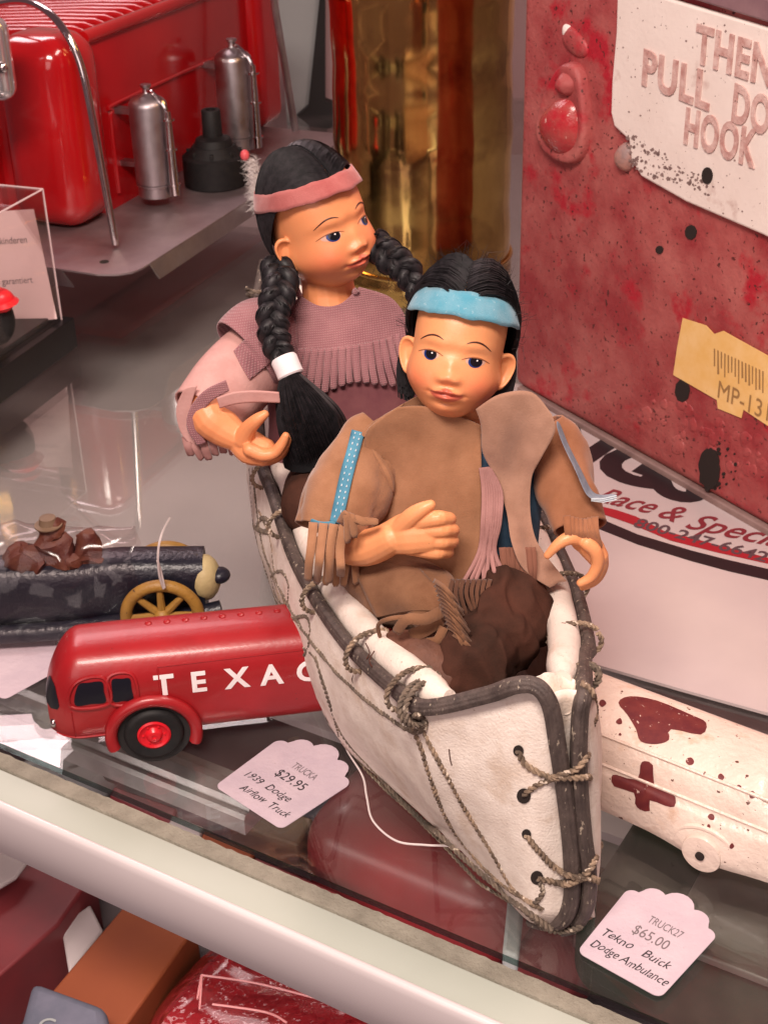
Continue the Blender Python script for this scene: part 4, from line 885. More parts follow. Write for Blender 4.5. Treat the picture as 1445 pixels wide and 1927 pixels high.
def onrope(pts, off=.12, n=10, fy=38):
    """lay a rope over the hull and rims; runs through free air where nothing is behind"""
    out = []; last = None
    for q in cr(pts, n):
        r = ray(*q).normalized(); h = allbv.ray_cast(CP, r)
        p = h[0]-r*off if h[0] is not None else None
        out.append((q, p))
    res = []; 
    known = [(i, (p-CP).length) for i, (q, p) in enumerate(out) if p is not None]
    for i, (q, p) in enumerate(out):
        if p is None:
            j = min(known, key=lambda a: abs(a[0]-i)) if known else (0, 52); p = CP+ray(*q).normalized()*j[1]
        res.append(p)
    d = np.array([(p-CP).length for p in res])
    for _ in range(3): d2 = d.copy(); d2[1:-1] = np.minimum(d[1:-1], (d[:-2]+d[2:])/2*.6+d[1:-1]*.4); d = d2
    return [CP+(p-CP).normalized()*float(k) for p, k in zip(res, d)]
lac = [([(770, 1350), (792, 1405), (820, 1490), (860, 1570), (930, 1650), (1010, 1705)], .13, 'rope'),
       ([(790, 1360), (830, 1440), (880, 1530), (930, 1610), (965, 1670), (1020, 1712)], .12, 'rope'),
       ([(595, 1235), (640, 1372), (700, 1445), (760, 1512), (830, 1575), (900, 1640), (985, 1712), (1035, 1752), (1095, 1745)], .12, 'rope_dark'),
       ([(640, 1388), (705, 1465), (775, 1530), (845, 1602), (900, 1660), (960, 1698)], .09, 'rope'),
       ([(478, 880), (486, 960), (500, 1040), (530, 1110), (575, 1190), (640, 1270), (700, 1325), (765, 1372)], .12, 'rope_dark'),
       ([(472, 880), (480, 990), (505, 1080), (530, 1150), (565, 1210), (600, 1250), (640, 1385)], .10, 'rope_dark'),
       ([(488, 960), (510, 1010), (520, 1080), (545, 1150), (560, 1170)], .10, 'rope'),
       ([(512, 1085), (530, 1075), (545, 1100), (540, 1140), (522, 1120), (514, 1090)], .11, 'rope_dark'),
       ([(553, 1165), (578, 1160), (586, 1190), (575, 1232), (556, 1215), (554, 1170)], .11, 'rope_dark'),
       ([(508, 1060), (530, 1130), (560, 1215), (572, 1238)], .10, 'rope'),
       ([(975, 1413), (990, 1440), (1035, 1462), (1075, 1464), (1116, 1462)], .13, 'rope'),
       ([(985, 1495), (1010, 1478), (1045, 1462), (1085, 1446), (1112, 1412)], .12, 'rope'),
       ([(990, 1572), (1010, 1600), (1048, 1635), (1085, 1652), (1112, 1632), (1131, 1585)], .13, 'rope'),
       ([(1012, 1652), (1038, 1660), (1070, 1664), (1098, 1652), (1126, 1658)], .14, 'rope'),
       ([(1094, 1285), (1112, 1300), (1120, 1340), (1108, 1390), (1116, 1440), (1116, 1462)], .12, 'rope'),
       ([(1012, 1655), (1020, 1680), (1000, 1705)], .11, 'rope_dark'),
       ([(960, 1690), (1000, 1720), (1035, 1750)], .16, 'rope_dark')]
for pts, r, m in lac:
    mb = MB(); rope(mb, onrope(pts, r*1.0), r*.92, pitch=.45); mb.build('lacing', m, canoe)
for pts in ([(790, 1388), (812, 1455), (845, 1520)],):
    mb = MB()
# loops round rim and rolled edge
def loop(g, i, off, r=.98, turns=1, m='rope', tw=0):
    c = g[i]+off; t = (g[i+1]-g[i-1]).normalized(); a = (ZV-t*t.dot(ZV)).normalized(); b = t.cross(a); pth = []
    for k in range(int(26*turns)+1):
        an = 2*PI*k/26+1; pth.append(c+(a*math.cos(an)*.74+b*math.sin(an)*1.08)*r+t*(.28*k/26+tw*math.sin(an)))
    mb = MB(); rope(mb, pth, .11, pitch=.42); mb.build('rim_lashing', m, canoe)
for i, tw in ((30, .1), (37, .15), (44, .2), (52, .1), (60, .1), (68, .2)): loop(gl, i, Vector((.42, 0, .08)), tw=tw)
loop(gl, 25, Vector((.2, 0, 0)), .85, 2.4, 'rope_dark', .12)
for i, tw in ((17, .1), (27, .15), (36, .1), (44, .1)): loop(gr, i, Vector((-.32, 0, .08)), .86, tw=tw)
loop(gr, 8, Vector((-.05, -.05, .0)), .5, 2.2, 'rope_dark')
mb = MB(); c = onrope([(480, 990), (500, 1000), (512, 985), (495, 975), (485, 995), (508, 1002)], .2); rope(mb, c, .12); mb.build('knot', 'rope_dark', canoe)
mb = MB(); c = onrope([(765, 1355), (785, 1345), (800, 1360), (785, 1378), (768, 1368), (790, 1350), (800, 1372)], .25); rope(mb, c, .12); mb.build('knot', 'rope_dark', canoe)
mb = MB()
for (x, y, r) in ((975, 1413, 9), (985, 1498, 12), (990, 1570, 8), (1010, 1652, 11)): surf_poly(mb, bl_, [(x+r*1.1*math.cos(a), y+r*1.2*math.sin(a)) for a in np.linspace(0, 5.5, 8)], .15, n=3, fy=37)
mb.build('lacing_hole', 'hole', canoe)
for (x, y) in ((690, 1240), (700, 1255), (650, 1300), (668, 1290), (590, 1010), (1040, 1180), (1055, 1170), (850, 1440), (700, 1230)):
    mb = MB(); p = onrope([(x, y), (x+random.uniform(-6, 8), y-12), (x+random.uniform(-10, 16), y-30)], .12, 3); mb.tube(p, [.025]*len(p), 4); mb.build('stray_hair', 'brow', canoe)

# ================================================================ DOLLS
def sm(e0, e1, x): t = np.clip((x-e0)/(e1-e0), 0, 1); return t*t*(3-2*t)
def gs(x, y, cx, cy, sx, sy): return np.exp(-((x-cx)/sx)**2-((y-cy)/sy)**2)
def head_pts(n=150):
    """cube-sphere head in its own frame: x to the viewer's right, y up, z out of the face"""
    bm = bmesh.new(); bmesh.ops.create_icosphere(bm, subdivisions=7, radius=1)
    U = np.array([q.co[:] for q in bm.verts]); F_s = [[q.index for q in f.verts] for f in bm.faces]; bm.free()
    ux, uy, uz = U.T
    y = np.where(uy > 0, 2.9*uy, -2.5*np.abs(uy)**.86)
    wd = 1.63+.13*sm(.3, 1.6, y); wd = wd*(1-.03*sm(-.6, -2.4, y)*1.0)+.10*np.exp(-((y+1.15)/.7)**2)-.06*np.exp(-((y+.2)/.5)**2)
    x = wd*np.sign(ux)*np.abs(ux)**.94
    z = np.where(uz > 0, 2.12, 2.45)*uz
    z = np.where(uz > 0, np.sign(z)*np.abs(uz)**.86*2.12, z)
    mask = sm(.12, .55, uz)
    ax = np.abs(x)
    d = np.zeros_like(x)
    d -= .17*gs(ax, y, .80, -.06, .50, .30)            # sockets
    d += .10*gs(ax, y, .82, -.14, .28, .18)            # lids
    d += .05*gs(ax, y, .75, .30, .60, .18)             # brow
    d -= .10*gs(x, y, 0, .02, .30, .28)                # nasion
    d += .08*gs(x, y, 0, -.52, .20, .34)               # bridge
    d += .27*gs(x, y, 0, -.86, .32, .21)               # tip
    d += .12*gs(ax, y, .28, -.93, .16, .14)            # wings
    d -= .05*gs(x, y, 0, -1.13, .18, .07)
    d += .17*gs(x, y, 0, -1.44, .66, .30)              # muzzle
    d += .17*gs(ax, y, .17, -1.34, .20, .08)+.07*gs(ax, y, .42, -1.40, .15, .08)       # upper lip
    d += .19*gs(x, y, 0, -1.59, .33, .09)              # lower lip
    d -= .14*gs(x, y, 0, -1.455, .50, .035)
    d -= .08*gs(ax, y, .60, -1.45, .10, .10)           # corners
    d -= .10*gs(x, y, 0, -1.80, .38, .09)
    d += .15*gs(x, y, 0, -2.08, .42, .20)              # chin
    d += .20*gs(ax, y, 1.08, -1.15, .55, .52)          # cheeks
    z = z+d*mask
    ax2 = gs(np.abs(ux), y, .9, -1.25, .5, .6)
    x = x*(1+.05*ax2)
    return np.stack([x, y, z], 1), F_s
HP, HF = head_pts()
def hface_z(x, y): pass
def remesh(mb, voxel=.04, smooth=2):
    me = bpy.data.meshes.new('tmp'); me.from_pydata([tuple(q) for q in mb.v], [], mb.f); me.update()
    bm = bmesh.new(); bm.from_mesh(me); bmesh.ops.recalc_face_normals(bm, faces=bm.faces[:]); bm.to_mesh(me); bm.free()
    o = bpy.data.objects.new('tmp', me); COL.objects.link(o)
    m = o.modifiers.new('r', 'REMESH'); m.mode = 'VOXEL'; m.voxel_size = voxel; m.adaptivity = 0
    m2 = o.modifiers.new('s', 'SMOOTH'); m2.iterations = smooth; m2.factor = .5
    dg = bpy.context.evaluated_depsgraph_get(); dg.update(); ev = o.evaluated_get(dg); em = ev.to_mesh()
    n = len(em.vertices); co_ = np.empty(n*3); em.vertices.foreach_get('co', co_); co_ = co_.reshape(-1, 3)
    fs = [tuple(p.vertices) for p in em.polygons]; ev.to_mesh_clear(); bpy.data.objects.remove(o); bpy.data.meshes.remove(me)
    r = MB(); r.v = [tuple(q) for q in co_]; r.f = fs; r.m = [0]*len(fs); return r, co_
def head_frame(px, py, y, roll, pitch, yaw, sc):
    """frame facing the camera, then turned; sc = size"""
    c = Y(px, py, y); zz = (CP-c).normalized(); xx = UP.cross(zz).normalized(); yy = zz.cross(xx)
    R = Matrix((xx, yy, zz)).transposed() @ Matrix.Rotation(math.radians(roll), 3, 'Z') @ Matrix.Rotation(math.radians(pitch), 3, 'X') @ Matrix.Rotation(math.radians(yaw), 3, 'Y')
    M4 = R.to_4x4() @ Matrix.Scale(sc, 4); M4.translation = c; return M4
def add_head(mb, Mh):
    A = np.array(Mh.to_3x3()); t = np.array(Mh.translation); mb.add([Vector(q) for q in (HP @ A.T + t)], HF)
    for s in (-1, 1):
        # ear: bowl with a raised rim
        rows = []; n = 26; ec = Vector((s*1.60, -.55, .02))
        ex = Vector((s*.86, 0, -.5)).normalized(); ey = Vector((s*.12, 1, 0)).normalized(); ez = ex.cross(ey)*s
        if ez.z < 0: ez = -ez
        prf = [(0, -.10), (.45, -.12), (.72, .02), (.86, .16), (1.0, .12), (1.02, -.02), (.9, -.16), (.5, -.22), (0, -.24)]
        for (rr_, hz) in prf:
            r = []
            for k in range(n):
                a = 2*PI*k/n; wx = .40+.09*math.sin(a); r.append(Mh @ (ec+ex*(math.cos(a)*rr_*wx+.13)+ey*(math.sin(a)*rr_*.68)+ez*hz*.8))
            rows.append(r)
        mb.grid(rows, 0, True)
def tubeb(mb, pts, rad, n=5, seg=16, flat=1, fd=None):
    """rounded tapered limb through control points with radii"""
    q = cr([(*p, r) for p, r in zip(pts, rad)], n); pth = [Vector(a[:3]) for a in q]; rr_ = [float(a[3]) for a in q]
    d0 = (pth[0]-pth[1]).normalized(); d1 = (pth[-1]-pth[-2]).normalized()
    pre = [pth[0]+d0*rr_[0]*f for f in (.95, .7, .4)]; pr_ = [rr_[0]*f for f in (.25, .7, .92)]
    suf = [pth[-1]+d1*rr_[-1]*f for f in (.4, .7, .95)]; sr = [rr_[-1]*f for f in (.92, .7, .25)]
    mb.tube(pre+pth+suf, pr_+rr_+sr, seg, flat=flat, flatdir=fd)
def paint_body(co_, Mh, base=(.80, .335, .145)):
    inv = np.array(Mh.inverted()); L_ = co_ @ inv[:3, :3].T + inv[:3, 3]; x, y, z = L_.T; ax = np.abs(x)
    C_ = np.tile(np.array([*base, 1.0]), (len(co_), 1))
    fr = ((z > .4) & (np.abs(y) < 3.2) & (ax < 2.4)).astype(float)
    def mixc(c, f): 
        nonlocal C_
        f = np.clip(f, 0, 1)[:, None]; C_[:, :3] = C_[:, :3]*(1-f)+np.array(c)*f
    mixc((.74, .15, .075), .60*gs(ax, y, 1.12, -1.10, .58, .52)*fr); mixc((.72, .18, .09), .30*gs(x, y, 0, -.9, .3, .22)*fr)
    mixc((.72, .18, .09), .30*gs(x, y, 0, -2.15, .6, .25)*fr)
    up_l = -1.27+.045*np.cos(ax*9)-.17*(ax/.62)**2; lo_l = -1.73+.26*(ax/.58)**2
    lip = sm(.03, -.02, y-up_l)*sm(-.03, .02, y-lo_l)*sm(.62, .52, ax)*fr; mixc((.58, .10, .07), .85*lip)
    mixc((.34, .03, .02), .8*gs(x, y+.05*(ax/.5)**2, 0, -1.455, .52, .022)*fr)
    mixc((.50, .15, .07), .45*gs(ax, y, .18, -1.04, .07, .05)*fr)
    return C_
def on_head(bv, Mh, x, y, off=.015):
    p = Mh @ Vector((x, y, 6)); d = (Mh.to_3x3() @ Vector((0, 0, -1))).normalized(); h = bv.ray_cast(p, d)
    return h[0]-d*off if h[0] is not None else Mh @ Vector((x, y, 2))
def decal(mb, bv, Mh, cx, cy, rx, ry, off, mi, top=9, n=7, seg=36):
    rows = []
    for i in range(n+1):
        r = []
        for k in range(seg):
            a = 2*PI*k/seg; r.append(on_head(bv, Mh, cx+rx*i/n*math.cos(a), min(cy+ry*i/n*math.sin(a), top), off))
        rows.append(r)
    mb.grid(rows, mi, True)
def face_parts(root, bv, Mh, look=(0, 0)):
    for s in (-1, 1):
        cx, cy = s*.79, -.14
        mb = MB(); decal(mb, bv, Mh, cx, cy-.03, .33, .15, .008, 0, cy+.08)
        decal(mb, bv, Mh, cx+look[0]-.03, cy-.035, .235, .20, .016, 1, cy+.08)
        decal(mb, bv, Mh, cx+look[0], cy-.01, .20, .185, .026, 2, cy+.09)
        decal(mb, bv, Mh, cx+look[0]+.03, cy+.02, .028, .028, .034, 3, cy+.2, 2, 10)
        mb.build('eye', [MT['sclera'], 'blue_rim', 'black', 'white_dot'], root)
        mb = MB(); pth = [on_head(bv, Mh, cx+.46*f, cy+.11-.14*f*f-.02*f*s, .01) for f in np.linspace(-1, 1, 15)]; mb.tube(pth, [.012+.020*math.sin(PI*i/14) for i in range(15)], 6)
        mb.build('eyelid_line', 'lid', root)
        mb = MB(); pth = [on_head(bv, Mh, s*(.82+.42*f), .32+.18*(1-((f+.1)**2))-.05*f, .008) for f in np.linspace(-1, 1, 19)]; mb.tube(pth, [.008+.026*math.sin(PI*i/18)**.7 for i in range(19)], 6)
        mb.build('eyebrow', 'brow', root)
MT['sclera'] = M('warm_white_paint', (.62, .36, .27), rough=.35)
EL = lambda d, k: Vector((1.80*d.x*k, (2.9 if d.y > 0 else 2.5)*d.y*k, (2.12 if d.z > 0 else 2.45)*d.z*k))
def slerp(a, b, t):
    w_ = math.acos(max(-1, min(1, a.dot(b)))); 
    if w_ < 1e-4: return a.copy()
    return (a*math.sin((1-t)*w_)+b*math.sin(t*w_))/math.sin(w_)
def bz(a, b, c, t): return slerp(slerp(a, b, t), slerp(b, c, t), t)
def hair_cap(root, Mh, ends, F0=27, n=2600, k0=1.06, k1=1.13, wild=.0, zmin=-1, r=.022, puff=0):
    """scalp base plus thousands of real strands combed from a centre parting"""
    base = MB(); sm_ = MB()
    rows_s = []
    for s in (-1, 1):
        rows = []
        for i in range(30):
            th = i/29; a0_ = math.radians(58-250*th*1.0) if False else None
            f = -.0+th; ang = math.radians(F0)+f*math.radians(212-F0)   # parting runs from forehead over the crown to the nape
            st_ = Vector((s*.02, math.sin(ang), math.cos(ang))).normalized(); e = Vector(ends[0 if s < 0 else 1]).normalized()
            m_ = Vector((s*.93, .50, -.02)).normalized().lerp(Vector((s*.8, .5, -.6)).normalized(), f); m_.normalize(); rows.append([Mh @ EL(bz(st_, m_, e, t), k0+puff*.6*math.sin(t*PI)) for t in np.linspace(0, 1, 22)])
        base.grid(rows)
    base.build('hair_base', 'hairbase', root, solid=.06)
    for _ in range(n):
        s = random.choice((-1, 1)); f = random.random()**.9; ang = math.radians(F0)+f*math.radians(214-F0)
        st_ = Vector((s*random.uniform(.0, .02), math.sin(ang), math.cos(ang))).normalized(); e = Vector(ends[0 if s < 0 else 1])+Vector((random.gauss(0, .06), random.gauss(0, .08), random.gauss(0, .06))); e.normalize()
        m_ = Vector((s*.93, .50, -.02)).normalized().lerp(Vector((s*.8, .5, -.6)).normalized(), f); m_.normalize(); k = random.uniform(k0+.01, k1); pts = []; ph = random.random()*6; wl = wild*random.random()
        for j in range(15):
            t = j/14; kk = 1.02+(k-1.02)*min(1, t*5+.35)+puff*math.sin(min(1, t*1.15)*PI)**.8+.004*math.sin(t*20+ph)
            d = bz(st_, m_, e, t*random.uniform(.995, 1.0)); pts.append(Mh @ (EL(d, kk)+noise.noise_vector(d*3+Vector((ph, 0, 0)))*wl))
        sm_.tube(pts, [r*.7]+[r]*13+[r*.4], 3, cap=False)
    return sm_
def headband(root, Mh, cy, tilt, h, k, mat, th=.05, sag=0, yawt=0):
    rows = []
    for a in np.linspace(PI, 3*PI, 97):
        r = []
        for f in np.linspace(-.5, .5, 6):
            z_ = math.cos(a); x_ = math.sin(a); y_ = cy+tilt*z_+yawt*x_+f*h*(1+.05*math.sin(9*a))
            yn = max(-.95, min(.95, y_/2.9)); rad = math.sqrt(1-yn*yn*.85)
            wob = .02*noise.noise(Vector((x_*3, z_*3, f*2)))
            r.append(Mh @ Vector((x_*1.80*rad*(k+wob), y_+.03*noise.noise(Vector((x_*8, z_*8, f))), z_*(2.12 if z_ > 0 else 2.45)*rad*(k+wob))))
        rows.append(r)
    mb = MB(); mb.grid(rows); return mb.build('headband', mat, root, solid=th)
# depth-smoothed cloth patch laid over a body, from a px outline in rows
def cloth(bv, rows_px, fy, off=.12, nu=26, nv=8, smooth=6, mind=None, wr=.05, wf=.5, curl=None):
    """rows_px: list of rows, each a list of (x, y[, lift]); result is a dense grid of points"""
    R = [[(*p, 0) if len(p) == 2 else p for p in r] for r in rows_px]
    R2 = [cr(r, nv) for r in R]; G2 = []
    cols = len(R2[0])
    for c in range(cols): G2.append(cr([r[c] for r in R2], nu//max(1, len(R)-1)+2))
    G2 = [[G2[c][i] for c in range(cols)] for i in range(len(G2[0]))]
    D = np.zeros((len(G2), cols)); 
    for i, r in enumerate(G2):
        for j, q in enumerate(r):
            ry = ray(q[0], q[1]).normalized(); h = bv.ray_cast(CP, ry) if bv else (None,)
            dd = (h[0]-CP).length if h[0] is not None else 999
            lim = (Y(q[0], q[1], fy)-CP).length
            D[i, j] = min(dd, lim)-off
    for _ in range(smooth):
        Dp = np.pad(D, 1, mode='edge'); av = (Dp[:-2, 1:-1]+Dp[2:, 1:-1]+Dp[1:-1, :-2]+Dp[1:-1, 2:])/4; D = np.minimum(av, D+.02)
    out = []
    for i, r in enumerate(G2):
        row = []
        for j, q in enumerate(r):
            ry = ray(q[0], q[1]).normalized(); p = CP+ry*(D[i, j]-q[2]); p = p-ry*(wr*noise.noise(p*wf)+wr*.4*noise.noise(p*wf*3)); row.append(p)
        out.append(row)
    return out
def patch(name, mat, root, bv, rows, fy, off=.12, th=.055, **k):
    g = cloth(bv, rows, fy, off, **k); mb = MB(); mb.grid(g); return mb.build(name, mat, root, solid=th, angle=80)
def fringe(name, mat, root, strips, th=.05, label=None):
    """strips: list of (list of Vector centre points, width, normal-ish vector)"""
    mb = MB()
    for pts, wdt, sd in strips:
        pth = crv(pts, 5); n = len(pth); rows = []
        tw = random.uniform(-.5, .5)
        for i, p in enumerate(pth):
            t = (pth[min(i+1, n-1)]-pth[max(i-1, 0)]).normalized(); s = t.cross((CP-p).normalized()); s = (s-t*s.dot(t)).normalized(); nn = t.cross(s); f = i/(n-1)
            s2 = s*math.cos(tw*f)+nn*math.sin(tw*f); wd = wdt*(1-.12*f if i < n-1 else .55)
            rows.append([p-s2*wd/2+nn*.0, p+nn*.02, p+s2*wd/2])
        mb.grid(rows)
    return mb.build(name, mat, root, solid=th, angle=60, label=label)
def loft(mb, rings, seg=36, n=5):
    q = cr(rings, n); rows = []
    for a in q:
        x, y, z, ax_, ay_ = a[:5]; rows.append([Vector((x+ax_*math.cos(t), y+ay_*math.sin(t), z)) for t in np.linspace(0, 2*PI, seg+1)[:-1]])
    mb.grid(rows, 0, True); mb.add(rows[0], [tuple(range(seg))]); mb.add(rows[-1], [tuple(range(seg-1, -1, -1))])
def ring(px, py, y, ax_, ay_): p = Y(px, py, y); return (p.x, p.y, p.z, ax_, ay_)
def limb(pts, n=6): return crv([Y(*p) for p in pts], n)

# ---------------------------------------------------------------- the boy (front)
boy = thing('person', 'doll in tan suede jacket and blue headband seated in front of the canoe', 'doll', Y(860, 1200, 46.5), group='dolls seated in the canoe')
Mb = head_frame(862, 655, 48.2, -10, 6, -4, 1.02)
b = MB(); add_head(b, Mb)
tubeb(b, [Mb @ Vector((0, -1.2, -.3)), Y(870, 790, 48.3), Y(868, 850, 48.2)], [1.0, .95, 1.3])
tor = MB(); loft(tor, [ring(868, 775, 48.2, .9, .8), ring(868, 800, 48.3, 1.3, .8), ring(866, 840, 48.4, 2.6, 1.0), ring(864, 900, 48.1, 2.8, 1.2), ring(860, 980, 47.9, 2.7, 1.3), ring(858, 1060, 47.6, 2.6, 1.3), ring(856, 1150, 47.2, 2.6, 1.4), ring(856, 1230, 47, 2.4, 1.2)])
b.add(tor.v, tor.f)
# right arm (picture left): forearm forward, back of the hand to the viewer, fingers closed
W = lambda *p: Y(*p)
tubeb(b, [W(700, 850, 47.8), W(650, 950, 46.9), W(640, 1015, 45.9), W(690, 1030, 44.9), W(738, 1012, 44.2)], [.9, .9, .74, .70, .60])
tubeb(b, [W(735, 1012, 44.2), W(768, 1004, 44.0), W(800, 1003, 43.9)], [.62, .78, .72], flat=.62, fd=FW)
for (ky, kx, ey, ex, r) in ((976, 818, 976, 846, .25), (997, 824, 997, 852, .255), (1018, 823, 1018, 851, .25), (1038, 816, 1038, 843, .23)):
    tubeb(b, [W(765, (ky*2+1004)/3, 44.1), W(kx, ky, 43.7), W(ex-10, ey, 43.8), W(ex, ey+1, 44.1), W(ex-8, ey+2, 44.55), W(ex-30, ey+3, 44.7)], [.34, r+.06, r+.02, r, r*.95, r*.85], 4, 12)
tubeb(b, [W(752, 995, 44.1), W(775, 972, 43.85), W(795, 958, 43.75), W(810, 950, 43.75)], [.36, .34, .27, .19], 4, 12)
# left arm (picture right): wrist drops over the rim, fingers hooked down
tubeb(b, [W(1030, 850, 47.8), W(1080, 930, 46.6), W(1092, 990, 45.4), W(1098, 1015, 44.9)], [.9, .75, .55, .50])
tubeb(b, [W(1095, 1008, 44.9), W(1108, 1025, 44.7), W(1120, 1042, 44.6)], [.50, .62, .56], flat=.75, fd=RT)
for (dx, dy, yy, r) in ((0, 0, 44.1, .20), (6, 2, 44.4, .205), (9, 5, 44.75, .20), (7, 8, 45.1, .18)):
    tubeb(b, [W(1104, 1022, yy+.1), W(1119+dx, 1036+dy, yy), W(1124+dx, 1060+dy, yy), W(1112+dx, 1085+dy, yy), W(1092+dx*.6, 1097+dy, yy)], [.27, r+.05, r+.03, r, r*.8], 4, 12)
tubeb(b, [W(1095, 1012, 44.5), W(1072, 1012, 44.3), W(1050, 1024, 44.2), W(1030, 1045, 44.2)], [.34, .27, .21, .15], 4, 12)
rm, cc = remesh(b, .042, 2); bvb = rm.bvh()
body = rm.build('body', 'skin', boy, angle=180, paint=paint_body(cc, Mb))
face_parts(boy, bvb, Mb, (.03, 0))
sm1 = hair_cap(boy, Mb, ((-.80, -.35, -.72), (.80, -.35, -.72)), n=4200, k0=1.06, k1=1.15, wild=.07, puff=.07, F0=32, r=.018)
for _ in range(150):      # flyaway hairs
    a = random.uniform(0, PI); d = Vector((math.cos(a)*.9, math.sin(a)*.8+.1, random.uniform(-.6, .3))).normalized(); p = Mb @ EL(d, 1.12); dd = (p-Mb.translation).normalized()
    sm1.tube([p, p+dd*.3+noise.noise_vector(p*3)*.3, p+dd*.5+noise.noise_vector(p*2)*.8], [.010, .008, .003], 3, cap=False)
for _ in range(500):     # hair falling behind the ears to the collar
    s = random.choice((-1, 1, 1)); st_ = EL(Vector((s*random.uniform(.86, .98), random.uniform(-.1, .3), -.42)).normalized(), 1.1); ed = Vector((s*random.uniform(1.3, 1.95), random.uniform(-2.3, -1.7), random.uniform(-.9, -.4)))
    md = (st_+ed)/2+Vector((s*.3, 0, -.1)); sm1.tube([Mb @ q for q in crv([st_, md, ed], 5)], .024, 3, cap=False)
sm1.build('hair', 'hair', boy)
hb = headband(boy, Mb, 1.46, .24, .84, 1.175, 'blueband', .07)
# clothes
def hbv(*mbs):
    a = MB()
    for m in mbs: a.add(m.v, m.f)
    return a.bvh()
under = MB(); loft(under, [ring(868, 800, 48.3, 1.5, 1.0), ring(866, 830, 48.2, 3.1, 1.45), ring(864, 900, 47.9, 3.25, 1.7), ring(860, 980, 47.5, 3.2, 1.95), ring(858, 1060, 47, 3.1, 2.05), ring(856, 1130, 46.8, 3.1, 2.1)])
under.build('shirt', 'shirt', boy, angle=80)
ub = under.bvh()
sl = MB()    # picture-left sleeve, wide and open
pts = [(722, 812, 48.1, 1.0), (690, 850, 47.7, 1.35), (662, 905, 46.9, 1.55), (636, 955, 46.1, 1.5), (622, 1000, 45.5, 1.35)]
q = cr(pts, 8); pth = [Y(a[0], a[1], a[2]) for a in q]; rows = []
a_ = RT.copy()
for i, p in enumerate(pth):
    t = (pth[min(i+1, len(pth)-1)]-pth[max(i-1, 0)]).normalized(); s = (RT-t*t.dot(RT)).normalized(); u = t.cross(s); r = []
    for k in range(40):
        an = 2*PI*k/40; rd = q[i][3]*(1+.05*math.sin(3*an+.15*i)); w_ = p+s*math.cos(an)*rd+u*math.sin(an)*rd*.82; w_ += (w_-p).normalized()*(.20*noise.noise(Vector((w_.x*.9, w_.y*.9, w_.z*.35+w_.x*.5)))+.07*noise.noise(w_*1.6)-.13*max(0, 1-abs(math.sin(an*2.5+i*.09))*3)*min(1, i/8)); r.append(w_)
    rows.append(r)
sl.grid(rows, 0, True); sl.build('sleeve', 'suede', boy, solid=.06, angle=80); slb = sl.bvh()
sr_ = MB(); pts = [(1018, 800, 48.2, .95), (1042, 850, 47.8, 1.15), (1064, 905, 47.0, 1.12), (1080, 955, 46.2, 1.0), (1090, 995, 45.5, .92)]
q = cr(pts, 8); pth = [Y(a[0], a[1], a[2]) for a in q]; rows = []
for i, p in enumerate(pth):
    t = (pth[min(i+1, len(pth)-1)]-pth[max(i-1, 0)]).normalized(); s = (RT-t*t.dot(RT)).normalized(); u = t.cross(s)
    rr2 = [p+s*math.cos(2*PI*k/36)*q[i][3]*(1+.06*math.sin(6*PI*k/36+.2*i))+u*math.sin(2*PI*k/36)*q[i][3]*.85 for k in range(36)]; rows.append([v_+(v_-p).normalized()*(.2*noise.noise(Vector((v_.x*1.1, v_.y, v_.z*.5)))+.07*noise.noise(v_*1.7)) for v_ in rr2])
sr_.grid(rows, 0, True); sr_.build('sleeve', 'suede_sleeve', boy, solid=.09, angle=80, label='rust brown sleeve'); srb = sr_.bvh()
both = hbv(under, sl, sr_)
patch('jacket_front', 'suede', boy, ub, [[(748, 766, .05), (800, 765), (868, 785), (904, 800)], [(690, 812, .0), (780, 820), (850, 835), (905, 840)], [(690, 880), (780, 890), (850, 900), (906, 905)], [(698, 950), (780, 960), (850, 965), (906, 965)],
     [(690, 1010), (775, 1030), (850, 1035), (904, 1030)], [(690, 1045), (775, 1085), (850, 1112), (892, 1078)]], 47.0, .22, nv=7, smooth=14, wr=.22, wf=.34)
patch('shoulder_yoke', 'suede', boy, both, [[(752, 765), (790, 745), (800, 775)], [(700, 795), (745, 790), (770, 810)], [(672, 822), (708, 826), (735, 850)]], 48, .16, nv=6, smooth=8)
patch('jacket_flap', 'suede_lapel', boy, both, [[(895, 770), (940, 742, .1), (1000, 738, -.1), (1038, 780)], [(905, 800), (940, 800, .22), (990, 800, -.05), (1044, 812, .15)], [(908, 850), (938, 850, .25), (975, 855, -.12), (1018, 862, .2)], [(930, 895), (955, 895), (980, 897), (1000, 900)],
     [(952, 960, .5), (968, 960, .5), (982, 960, .5), (997, 960, .4)], [(962, 1020, 1.1), (976, 1018, 1.1), (990, 1015, 1.0), (1006, 1010, .9)], [(985, 1072, 1.6), (998, 1066, 1.5), (1012, 1056, 1.4), (1026, 1044, 1.3)], [(1034, 1106, 1.8), (1042, 1102, 1.7), (1052, 1096, 1.6), (1066, 1094, 1.5)]], 46.4, .30, nv=6, smooth=10, wr=.06)
# fold creases of the sleeve
mb = MB()
for pts in ([(730, 850), (752, 890), (758, 940), (745, 985)], [(700, 845), (728, 890), (740, 930)]):
    pp = [on(hbv(under, sl), x, y, .04, Y(x, y, 46)) for x, y in [tuple(a) for a in cr(pts, 5)]]; mb.tube(pp, [.02+.16*math.sin(PI*i/(len(pp)-1)) for i in range(len(pp))], 8)
mb.build('sleeve_fold', 'suede', boy)
